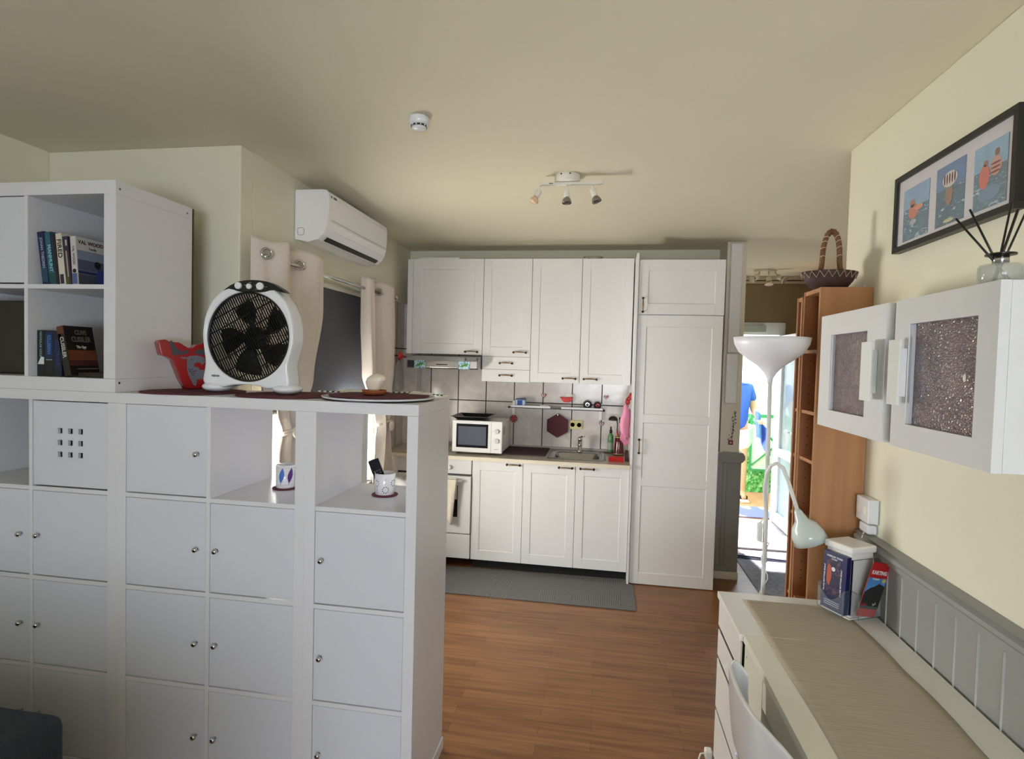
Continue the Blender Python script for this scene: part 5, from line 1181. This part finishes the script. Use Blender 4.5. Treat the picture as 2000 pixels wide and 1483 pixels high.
# sockets
t = thing('wall_socket', 'white surface mounted socket box on the right wall above the dado rail', 'socket', (1.04, 2.37, 1.08))
B(1.022, 1.0595, 2.312, 2.418, 1.035, 1.128).build('box', PLASTIC, t, bevel=.004)
for y in (2.34, 2.39): MB().lathe([(.018, 1.0218), (.018, 1.0205), (.016, 1.0216)], (0, y, 1.082), 18, 'x').build('outlet', PLASTW, t)
t = thing('wall_socket', 'white plug in adapter hanging below the socket box', 'socket', (1.04, 2.36, .98))
B(1.026, 1.0595, 2.318, 2.398, .9925, 1.030).build('box', PLASTIC, t, bevel=.008)
MB().tube([(1.03, 2.36, .9925), (1.02, 2.355, .96), (1.015, 2.345, .90), (1.02, 2.335, .74)], .003, 6).build('cable', PLASTW, t)
# ================================================================ CHEST, DESK, RUNNER, CHAIR
CH = mat('chest_white', (226, 224, 220), .35)
t = thing('chest_of_drawers', 'white chest of drawers at the far end of the desk', 'chest', (.76, 2.15, 0))
MB().box(.512, 1.02, 1.968, 1.984, .02, .694).box(.512, 1.02, 2.312, 2.328, .02, .694).box(.512, 1.02, 1.984, 2.312, .02, .06).box(1.01, 1.02, 1.984, 2.312, .06, .694).build('carcass', CH, t)
B(.487, 1.025, 1.966, 2.330, .695, .720).build('top_board', mat('chest_top_white', (236, 234, 228), .25), t, bevel=.0015)
for (a, b) in ((.585, .690), (.465, .568), (.252, .448), (.045, .236)):
    d = B(.494, .4995, 1.970, 2.326, a, b).build('drawer', CH, t, bevel=.0015)
B(.5002, .5115, 1.985, 2.311, .04, .692).build('gap_shade_sheet', DARK, t)  # dark sheet behind the drawers, giving the gaps their shade by colour
t = thing('desk', 'long white desk standing along the grey wainscot', 'desk', (.77, 1.2, 0))
DK = mat('desk_cream_white', (232, 230, 216), .28)
B(.500, 1.026, .50, 1.964, .695, .720).build('desk_top', DK, t, bevel=.0015)
B(.506, .522, .52, 1.75, .602, .6945).build('apron', mat('desk_apron', (214, 214, 198), .4), t)
B(.505, 1.01, 1.752, 1.962, .02, .6945).build('end_panel', mat('desk_end_cream', (222, 220, 206), .4), t, bevel=.001)
B(.505, 1.01, .50, .519, .0, .6945).build('end_panel', DK, t)
MB().lathe([(.003, .5048), (.003, .5042)], (0, 1.93, .66), 8, 'x').build('screw_hole', DARK, t)
# runner
def run(u, v):
    y = .45+(2.262-.45)*v; x0 = .566+.012*(1-v)+.0015*math.sin(v*23); x1 = .925+.006*math.sin(v*9+1)+.003*math.sin(v*31)+.012*(1-v)
    if v > .86: x1 = x1+.0*(v-.86)
    return (x0+(x1-x0)*u, y, .7215+.0006*math.sin(v*60)*math.sin(u*5))
m, nt, b = new_mat('taupe_linen', .95)
v = coords(nt, 'XY0', scale=(3, 60, 1)); n = nt.nodes.new('ShaderNodeTexNoise'); n.inputs['Scale'].default_value = 3; n.inputs['Detail'].default_value = 4; nt.links.new(v, n.inputs['Vector'])
nt.links.new(ramp(nt, [(.3, (172, 160, 142)), (.7, (188, 177, 158))], n.outputs['Fac']), b.inputs['Base Color'])
tag(MB().grid(run, 16, 120).build('table_runner', m, at=(.75, 1.4, .721), solid=.0012), 'taupe linen runner lying along the desk', 'runner')
tag(B(.567, .70, 1.960, 1.9625, .7224, .7232).build('thread', mat('pale_thread', (206, 196, 180), .8), at=(.63, 1.961, .7224)), 'pale crease line across the runner over the desk joint', 'thread')
# chair: moulded shell with a back that curls round the sitter
t = thing('chair', 'white moulded plastic chair pushed against the desk', 'chair', (.60, 1.46, 0))
CP = mat('chair_white_plastic', (228, 230, 234), .25, coat=.3)
def rim(u):   # plan curve of the backrest, u 0 = far end, 1 = near end
    P = [(.462, 1.742, .700), (.432, 1.752, .735), (.402, 1.705, .748), (.392, 1.62, .752), (.392, 1.54, .752), (.402, 1.46, .752), (.422, 1.39, .752), (.440, 1.34, .750), (.455, 1.29, .742), (.480, 1.24, .70)]
    s = u*(len(P)-1); i = min(int(s), len(P)-2); w = s-i
    def cr_(a, b, c, d, w): return .5*((2*b)+(-a+c)*w+(2*a-5*b+4*c-d)*w*w+(-a+3*b-3*c+d)*w**3)
    g = lambda k: P[max(0, min(len(P)-1, k))]
    return [cr_(g(i-1)[j], g(i)[j], g(i+1)[j], g(i+2)[j], w) for j in range(3)]
def shell(u, v):
    x, y, z = rim(u); cx_, cy_ = .60, 1.49
    zz = z-(z-.44)*v; k = .80*v*v*.35
    return (x+(cx_-x)*k*.5, y+(cy_-y)*k, zz)
m = MB()
# slot (hand hole) is left out of the grid
nu, nv = 60, 24
vs = [shell(i/nu, j/nv) for j in range(nv+1) for i in range(nu+1)]
fs = [(j*(nu+1)+i, j*(nu+1)+i+1, (j+1)*(nu+1)+i+1, (j+1)*(nu+1)+i) for j in range(nv) for i in range(nu) if not (16 <= i < 44 and 14 <= j < 18)]
m.add(vs, fs, True).build('backrest', CP, t, solid=.010, bevel=.002)
def seat(u, v):
    a = 2*PI*u; r = .205*v
    return (.60+r*math.cos(a), 1.49+r*1.05*math.sin(a), .445-.018*math.cos(v*PI/2)+.004*v)
MB().grid(seat, 40, 10).build('seat', CP, t, solid=.010)
for (x, y) in ((.47, 1.35), (.47, 1.63), (.73, 1.35), (.73, 1.63)):
    MB().tube([(x, y, .435), (x+(-.03 if x < .6 else .03), y+(-.03 if y < 1.5 else .03), .004)], .011).build('leg', CHROME, t)
# ================================================================ LEAFLET HOLDER
t = thing('leaflet_holder', 'white box shaped leaflet stand with clear acrylic pockets on the desk', 'holder', (.932, 2.236, .7228), math.radians(28))
# local: -Y face carries the right pocket, -X face the left pocket
WB = mat('leaflet_box_white', (232, 230, 228), .35); ACR = mat('clear_acrylic', (214, 224, 222), .05, alpha=.12, spec=.8)
MB().box(-.052, .052, -.052, .052, .004, .235).build('tower', WB, t, bevel=.002)
MB().prism([(-.060, -.060), (.060, -.060), (.060, .060), (-.060, .060)], 'z', .2355, .262).build('cap', WB, t, bevel=.006)
B(-.060, .060, -.060, .060, 0, .0038).build('foot_plate', WB, t)
for (rot, nm) in ((0, 'right_pocket'), (-90, 'left_pocket')):
    R = Matrix.Rotation(math.radians(rot), 4, 'Z')
    m = MB().box(-.053, .053, -.0560, -.0535, .012, .215)
    m.box(-.053, -.051, -.088, -.056, .012, .105).box(.051, .053, -.088, -.056, .012, .105).box(-.051, .051, -.088, -.056, .012, .0145)
    def lip(u, v): return (-.053+.106*u, -.089-.0*v, .012+(.088-.045*math.sin(PI*u)**1.0+.0)*v + 0)
    m.grid(lip, 16, 2, False)
    po = m.xf(R).build('clear_pocket', ACR, t)
    ed = MB().tube([(-.053, -.056, .215), (-.053, -.056, .106), (-.053, -.088, .100)]+[(-.053+.106*i/14, -.089, .100-.045*math.sin(PI*i/14)) for i in range(15)]+[(.053, -.088, .100), (.053, -.056, .106), (.053, -.056, .215), (-.053, -.056, .215)], .0011, 6)
    ed.tube([(-.053, -.089, .013), (.053, -.089, .013)], .0014, 6).tube([(-.053, -.088, .10), (-.053, -.088, .013)], .0011, 6).tube([(.053, -.088, .10), (.053, -.088, .013)], .0011, 6)
    ed.xf(R).build('pocket_edge', mat('acrylic_edge', (104, 112, 110), .2), po)
# leaflets
def leaf(label, rot, off, w, h, d, tilt, roll, colr, grp):
    q = thing('leaflet', label, 'leaflet', (0, 0, 0), local=True, group=grp)
    R = Matrix.Translation((.932, 2.236, .7228)) @ Matrix.Rotation(math.radians(28), 4, 'Z') @ Matrix.Rotation(math.radians(rot), 4, 'Z') @ Matrix.Translation(off) @ Matrix.Rotation(roll, 4, 'Y') @ Matrix.Rotation(tilt, 4, 'X')
    q.matrix_world = R
    B(-w/2, w/2, 0, d, 0, h).build('paper', mat('leaflet_%d_%d_%d' % colr, colr, .35), q)
    return q
q = leaf('stack of dark blue leaflets in the left pocket of the leaflet stand', -90, (.004, -.082, .016), .098, .210, .020, math.radians(-2), 0, (24, 28, 84), None)
Fm = Matrix.Translation((0, -.0012, 0))
P2 = lambda x, z: Matrix.Translation((x, -.0009, z)) @ basis((1, 0, 0), (0, 0, 1), (0, -1, 0), (0, 0, 0))
m, nt, b = new_mat('night_picture', .35)
v = coords(nt, 'XZ0'); n = nt.nodes.new('ShaderNodeTexNoise'); n.inputs['Scale'].default_value = 30; n.inputs['Detail'].default_value = 4; n.inputs['Distortion'].default_value = 2
nt.links.new(v, n.inputs['Vector']); nt.links.new(ramp(nt, [(.35, (22, 20, 44)), (.5, (40, 36, 76)), (.6, (92, 54, 70)), (.7, (70, 110, 160))], n.outputs['Fac']), b.inputs['Base Color'])
B(-.034, .026, -.0006, -.0001, .05, .185).build('night_scene', m, q)
MB().prism([(-.030, .10), (-.018, .085), (-.010, .12), (-.012, .15), (-.022, .168), (-.030, .155)], 'y', -.0011, -.0007).build('orange_figure', mat('orange_print', (176, 78, 50), .5), q)
MB().prism([(-.004+.008*math.cos(a), .150+.008*math.sin(a)) for a in [2*PI*i/14 for i in range(14)]], 'y', -.0011, -.0007).build('white_spot', mat('white_print', (216, 218, 220), .5), q)
wm = mat('white_print', (216, 218, 220), .5)
text('HARBOUR TOURS', .009, P2(-.002, .195), wm, q, sx=.9, bold=.0002)
text('TOURS', .0075, P2(-.003, .186), wm, q, bold=.0001)
for x in (-.040, .030): text('GLASS BOTTOM BOAT', .0075, P2(x, .11) @ Matrix.Rotation(math.radians(90), 4, 'Z'), wm, q, sx=1.3, bold=.0002)
for k in range(3): B(-.036, .028, -.0007, -.0001, .030-.007*k, .0315-.007*k).build('text_line', wm, q)
q = leaf('stack of thin dark leaflets behind the blue ones in the left pocket', -90, (.012, -.058, .016), .092, .200, .004, math.radians(-1), 0, (16, 18, 40), None)
q = leaf('red karting leaflet leaning to the right in the right pocket', 0, (-.013, -.083, .018), .090, .205, .003, math.radians(7), math.radians(12), (150, 24, 28), None)
B(-.044, .044, -.0006, -.0001, .148, .203).build('red_band', mat('red_print', (176, 28, 30), .4), q)
B(-.044, .044, -.0006, -.0001, .085, .1475).build('sky_print', mat('blue_sky_print', (74, 134, 196), .4, noise=.25, nscale=40), q)
MB().prism([(-.044, .03), (.044, .03), (.044, .118), (.03, .124), (.014, .128), (-.004, .116), (-.024, .108), (-.044, .092)], 'y', -.0011, -.0007).build('track_print', mat('dark_track_print', (38, 40, 38), .4, noise=.5, nscale=90), q)
B(-.044, .044, -.0006, -.0001, .002, .0298).build('lower_band', mat('red_print', (176, 28, 30), .4), q)
text('KARTING', .020, P2(-.002, .167), wm, q, sx=.86, bold=.0006)
text('TENERIFE', .008, P2(-.010, .143), wm, q, bold=.0002)
MB().prism([(.030+(.011 if i % 2 else .006)*math.cos(2*PI*i/16), .140+(.011 if i % 2 else .006)*math.sin(2*PI*i/16)) for i in range(16)], 'y', -.0016, -.0012).build('yellow_star', mat('yellow_print', (214, 190, 74), .5), q)
text('2x1', .012, P2(.02, .05) @ Matrix.Rotation(.5, 4, 'Z'), wm, q, bold=.0003)
text('FUN', .012, P2(-.028, .045), mat('red_print', (176, 28, 30), .4), q, bold=.0005)
# ================================================================ HALLWAY AND OUTSIDE
tag(B(1.163, 2.10, 3.3, 5.06, .0005, .008).build('hall_rug', mat('speckled_grey_carpet', (136, 138, 150), .95, noise=.25, nscale=40, bump=.3), at=(1.6, 4.2, 0)), 'speckled grey carpet runner on the hallway floor', 'rug')
tag(MB().tube([(1.10, 4.98, .015), (1.3, 4.965, .015), (1.5, 4.935, .015), (1.9, 4.90, .015)], .006, 8).tube([(1.10, 4.93, .0145), (1.35, 4.91, .0145), (1.6, 4.905, .0145), (1.9, 4.87, .0145)], .005, 8).build('cord', mat('dark_blue_cord', (34, 42, 84), .6), at=(1.5, 4.93, .01)), 'dark blue cord lying across the hallway carpet', 'cord')
TERR = tile_mat('terracotta_terrace', 'XY0', (0, 0, 0), .30, .30, .004, (206, 140, 104), (220, 158, 122), (190, 150, 124), .6)
struct(B(-1.0, 6.5, 6.26, 9.2, -.12, -.005).build('floor_terrace', TERR), 'terracotta tiled terrace outside the door')
struct(B(-8, 16, 9.2, 22, -.2, -.1).build('ground_outside', mat('pale_paving', (200, 194, 186), .9)), 'pale paving beyond the terrace')
tag(B(1.15, 1.90, 6.32, 6.80, -.004, .010).build('doormat', mat('blue_grey_mat', (130, 134, 176), .95, noise=.3, nscale=120, bump=.5, bscale=200), at=(1.52, 6.56, 0), bevel=.004), 'blue grey doormat outside the entrance', 'doormat')
def hedge_mat():
    m, nt, b = new_mat('artificial_hedge', .8)
    tc = nt.nodes.new('ShaderNodeTexCoord'); vo = nt.nodes.new('ShaderNodeTexVoronoi'); vo.inputs['Scale'].default_value = 28; nt.links.new(tc.outputs['Object'], vo.inputs['Vector'])
    nt.links.new(ramp(nt, [(0, (64, 160, 84)), (.4, (110, 200, 120)), (.8, (170, 226, 160)), (1, (80, 170, 96))], vo.outputs['Color']), b.inputs['Base Color'])
    bp = nt.nodes.new('ShaderNodeBump'); bp.inputs['Strength'].default_value = 1; bp.inputs['Distance'].default_value = .03
    nt.links.new(vo.outputs['Distance'], bp.inputs['Height']); nt.links.new(bp.outputs[0], b.inputs['Normal'])
    return m
HG = hedge_mat()
def hedge(label, p, q, zt, th=.05):
    p, q = Vector(p), Vector(q); d = (q-p); L = d.length; d.normalize(); n = Vector((-d.y, d.x, 0)); rnd = random.Random(5)
    def fn(u, v):
        r = .018*math.sin(u*L*61+v*9)*math.cos(v*zt*47+u*5); c = p+d*L*u-n*(th/2+r); return (c.x, c.y, -.004+zt*v)
    def fb(u, v): c = p+d*L*u+n*th/2; return (c.x, c.y, -.004+zt*v)
    m = MB().grid(fn, 80, 40).grid(fb, 2, 2)
    return tag(m.build('artificial_hedge', HG, at=(p+q)/2, ), label, 'hedge')
hedge('low green artificial hedge across the far side of the terrace', (.6, 7.68, 0), (2.24, 7.68, 0), 1.02)
hedge('tall green artificial hedge at the right side of the terrace', (2.32, 7.62, 0), (1.98, 6.36, 0), 1.66)
t = thing('white_gate_panel', 'white panel with a green frame and diagonal bars on the low hedge', 'panel', (2.0, 7.62, .4))
GF = mat('green_frame_paint', (70, 150, 100), .5)
B(1.93, 2.20, 7.608, 7.618, .30, .98).build('infill', mat('white_sheet', (236, 240, 240), .6), t)
for (a, b, c, d) in ((1.91, 2.22, .28, .31), (1.91, 2.22, .98, 1.02), (1.91, 1.935, .31, .98), (2.20, 2.22, .31, .98)): B(a, b, 7.590, 7.6075, c, d).build('frame_bar', GF, t)
for (p, q) in (((1.94, 7.597, .36), (2.20, 7.597, .60)), ((1.94, 7.597, .93), (2.20, 7.597, .68))): MB().tube([p, q], .009, 8).build('diagonal_bar', GF, t)
t = thing('clothes_airer', 'white folding airer standing beyond the hedge', 'airer', (2.6, 8.6, 0))
AW = mat('airer_white', (236, 240, 244), .4)
for y in (8.4, 8.8):
    MB().tube([(2.15, y, 0), (2.95, y, 1.30)], .014, 8).build('leg', AW, t); MB().tube([(2.95, y, 0), (2.15, y, 1.30)], .014, 8).build('leg', AW, t)
for z, x0, x1 in ((1.30, 2.05, 3.05), (1.36, 1.7, 3.4)):
    for y in (8.4, 8.6, 8.8): MB().tube([(x0, y, z), (x1, y, z)], .010, 8).build('rail', AW, t)
t = tag(B(1.4, 4.2, 8.95, 9.05, 1.42, 1.50).build('awning_beam', mat('pale_teal_paint', (150, 206, 214), .6), at=(2.8, 9, 1.45)), 'pale teal beam beyond the hedge', 'beam')
t = thing('building', 'pale building with a blue grey wing beyond the terrace', 'building', (4.0, 14, -.1))
B(-2, 3.9, 13.0, 16, -.1, 5.2).build('wall', mat('white_render', (232, 236, 238), .8), t)
B(3.9, 9.0, 12.4, 16, -.1, 3.6).build('wing', mat('blue_grey_render', (150, 188, 206), .8), t)
for x in (.2, 2.0): B(x, x+.9, 12.96, 12.995, .9, 2.1).build('window', mat('far_window', (130, 170, 190), .2), t)
for x in (4.4, 6.4): B(x, x+.9, 12.36, 12.395, .9, 2.0).build('window', mat('far_window', (130, 170, 190), .2), t)
# the person outside, mostly hidden by the partition
t = thing('person', 'person in a blue top and white shorts standing on the terrace outside', 'person', (1.62, 7.15, 0))
def skin(name, pts, edges, radii, m, parent, sub=2):
    me = bpy.data.meshes.new(name); og = origin(parent)
    me.from_pydata([tuple(Vector(p)-og) for p in pts], edges, []); me.materials.append(m)
    o = bpy.data.objects.new(name, me); COL.objects.link(o); o.parent = parent; ORG[o.name] = og
    md = o.modifiers.new('skin', 'SKIN'); md.use_smooth_shade = True
    for i, r in enumerate(radii):
        sv = me.skin_vertices[0].data[i] if me.skin_vertices else None
        if sv: sv.radius = (r, r) if not isinstance(r, tuple) else r
    if me.skin_vertices: me.skin_vertices[0].data[0].use_root = True
    s_ = o.modifiers.new('sub', 'SUBSURF'); s_.levels = sub; s_.render_levels = sub
    return o
SK = mat('skin_tone', (214, 164, 134), .5)
X0, Y0_ = 1.62, 7.15
def mk_skin(name, pts, edges, radii, m, parent):
    me = bpy.data.meshes.new(name); og = origin(parent)
    bm = bmesh.new(); lay = bm.verts.layers.skin.verify()
    vv = [bm.verts.new(Vector(p)-og) for p in pts]
    for a, b in edges: bm.edges.new((vv[a], vv[b]))
    for i, v_ in enumerate(vv): v_[lay].radius = radii[i] if isinstance(radii[i], tuple) else (radii[i], radii[i]); v_[lay].use_root = (i == 0)
    bm.to_mesh(me); bm.free(); me.materials.append(m)
    o = bpy.data.objects.new(name, me); COL.objects.link(o); o.parent = parent; ORG[o.name] = og
    md = o.modifiers.new('skin', 'SKIN'); md.use_smooth_shade = True
    s_ = o.modifiers.new('sub', 'SUBSURF'); s_.levels = 2; s_.render_levels = 2
    return o
pts = [(X0, Y0_, .90), (X0, Y0_, 1.08), (X0-.01, Y0_, 1.30), (X0-.02, Y0_, 1.40), (X0-.03, Y0_-.01, 1.48), (X0-.04, Y0_-.03, 1.58), (X0-.04, Y0_-.03, 1.66),
       (X0+.09, Y0_, .84), (X0+.105, Y0_-.01, .48), (X0+.12, Y0_+.02, .09), (X0+.12, Y0_-.09, .035), (X0-.09, Y0_, .84), (X0-.10, Y0_-.01, .48), (X0-.11, Y0_+.02, .09), (X0-.11, Y0_-.09, .035),
       (X0+.15, Y0_, 1.37), (X0+.20, Y0_-.02, 1.10), (X0+.22, Y0_-.20, 1.02), (X0-.17, Y0_, 1.37), (X0-.23, Y0_-.02, 1.10), (X0-.20, Y0_-.18, .96)]
edg = [(0, 1), (1, 2), (2, 3), (3, 4), (4, 5), (5, 6), (0, 7), (7, 8), (8, 9), (9, 10), (0, 11), (11, 12), (12, 13), (13, 14), (2, 15), (15, 16), (16, 17), (2, 18), (18, 19), (19, 20)]
rd = [.12, .115, .13, .07, .05, .075, .07, .085, .055, .036, .034, .085, .055, .036, .034, .05, .038, .028, .05, .038, .028]
body = mk_skin('body', pts, edg, rd, SK, t)
for hx, hy, hz, sg in ((X0+.22, Y0_-.22, 1.01, 1), (X0-.20, Y0_-.20, .955, -1)):
    hand_pts = [(hx, hy, hz), (hx, hy-.05, hz-.01)]; he = [(0, 1)]; hr = [.024, .028]
    for k in range(4):
        b0 = len(hand_pts); ox = (k-1.5)*.018
        hand_pts += [(hx+ox, hy-.075, hz-.012), (hx+ox*1.1, hy-.105, hz-.022), (hx+ox*1.1, hy-.125+(.006 if k in (0, 3) else 0), hz-.045)]; he += [(1, b0), (b0, b0+1), (b0+1, b0+2)]; hr += [.010, .009, .008]
    b0 = len(hand_pts); hand_pts += [(hx-sg*.030, hy-.04, hz-.005), (hx-sg*.042, hy-.07, hz-.012)]; he += [(0, b0), (b0, b0+1)]; hr += [.011, .009]
    mk_skin('hand', hand_pts, he, hr, SK, t)
MB().ball((X0-.04, Y0_-.005, 1.64), .095, .10, .09, 18, 12).build('hair', mat('brown_hair', (92, 62, 44), .7), t)
for sx_ in (-.03, .03): MB().ball((X0-.04+sx_, Y0_-.118, 1.605), .008).build('eye', DARK, t)
MB().ball((X0-.04, Y0_-.125, 1.58), .012, .018, .02).build('nose', SK, t)
MB().ball((X0-.04, Y0_-.112, 1.55), .022, .008, .006).build('mouth', mat('lip_tone', (180, 100, 92), .5), t)
BT = mat('blue_shirt_cloth', (60, 96, 196), .9); WS = mat('white_shorts_cloth', (238, 236, 226), .9, noise=.05, nscale=8)
mk_skin('shirt', [(X0, Y0_, .84), (X0, Y0_, 1.04), (X0-.01, Y0_, 1.30), (X0-.02, Y0_, 1.41), (X0+.15, Y0_, 1.375), (X0+.185, Y0_-.01, 1.20), (X0-.17, Y0_, 1.375), (X0-.215, Y0_-.01, 1.20)], [(0, 1), (1, 2), (2, 3), (2, 4), (4, 5), (2, 6), (6, 7)], [.165, .15, .155, .085, .072, .062, .072, .062], BT, t)
mk_skin('shorts', [(X0, Y0_, 1.0), (X0+.09, Y0_, .80), (X0+.10, Y0_, .60), (X0-.09, Y0_, .80), (X0-.10, Y0_, .60)], [(0, 1), (1, 2), (0, 3), (3, 4)], [.15, .135, .105, .135, .105], WS, t)
for x in (X0+.12, X0-.11): MB().box(x-.045, x+.045, Y0_-.155, Y0_+.075, -.0045, .022).build('sandal', mat('pale_sandal', (226, 214, 206), .7), t, bevel=.008); MB().box(x-.047, x+.047, Y0_-.06, Y0_-.02, .022, .062).build('sandal_strap', DARK, t, bevel=.006)
def tw(u, v): return (X0+.17+.15*u+.02*v, Y0_-.23-.05*math.sin(u*9)-.02*v, 1.11-.20*u-.30*v+.03*math.sin(u*6))
tag(MB().grid(tw, 20, 14).build('towel', mat('blue_towel', (96, 128, 220), .95, noise=.15, nscale=30), at=(X0+.25, Y0_-.18, .8), solid=.012), 'blue towel hanging over the arm of the person outside', 'towel')
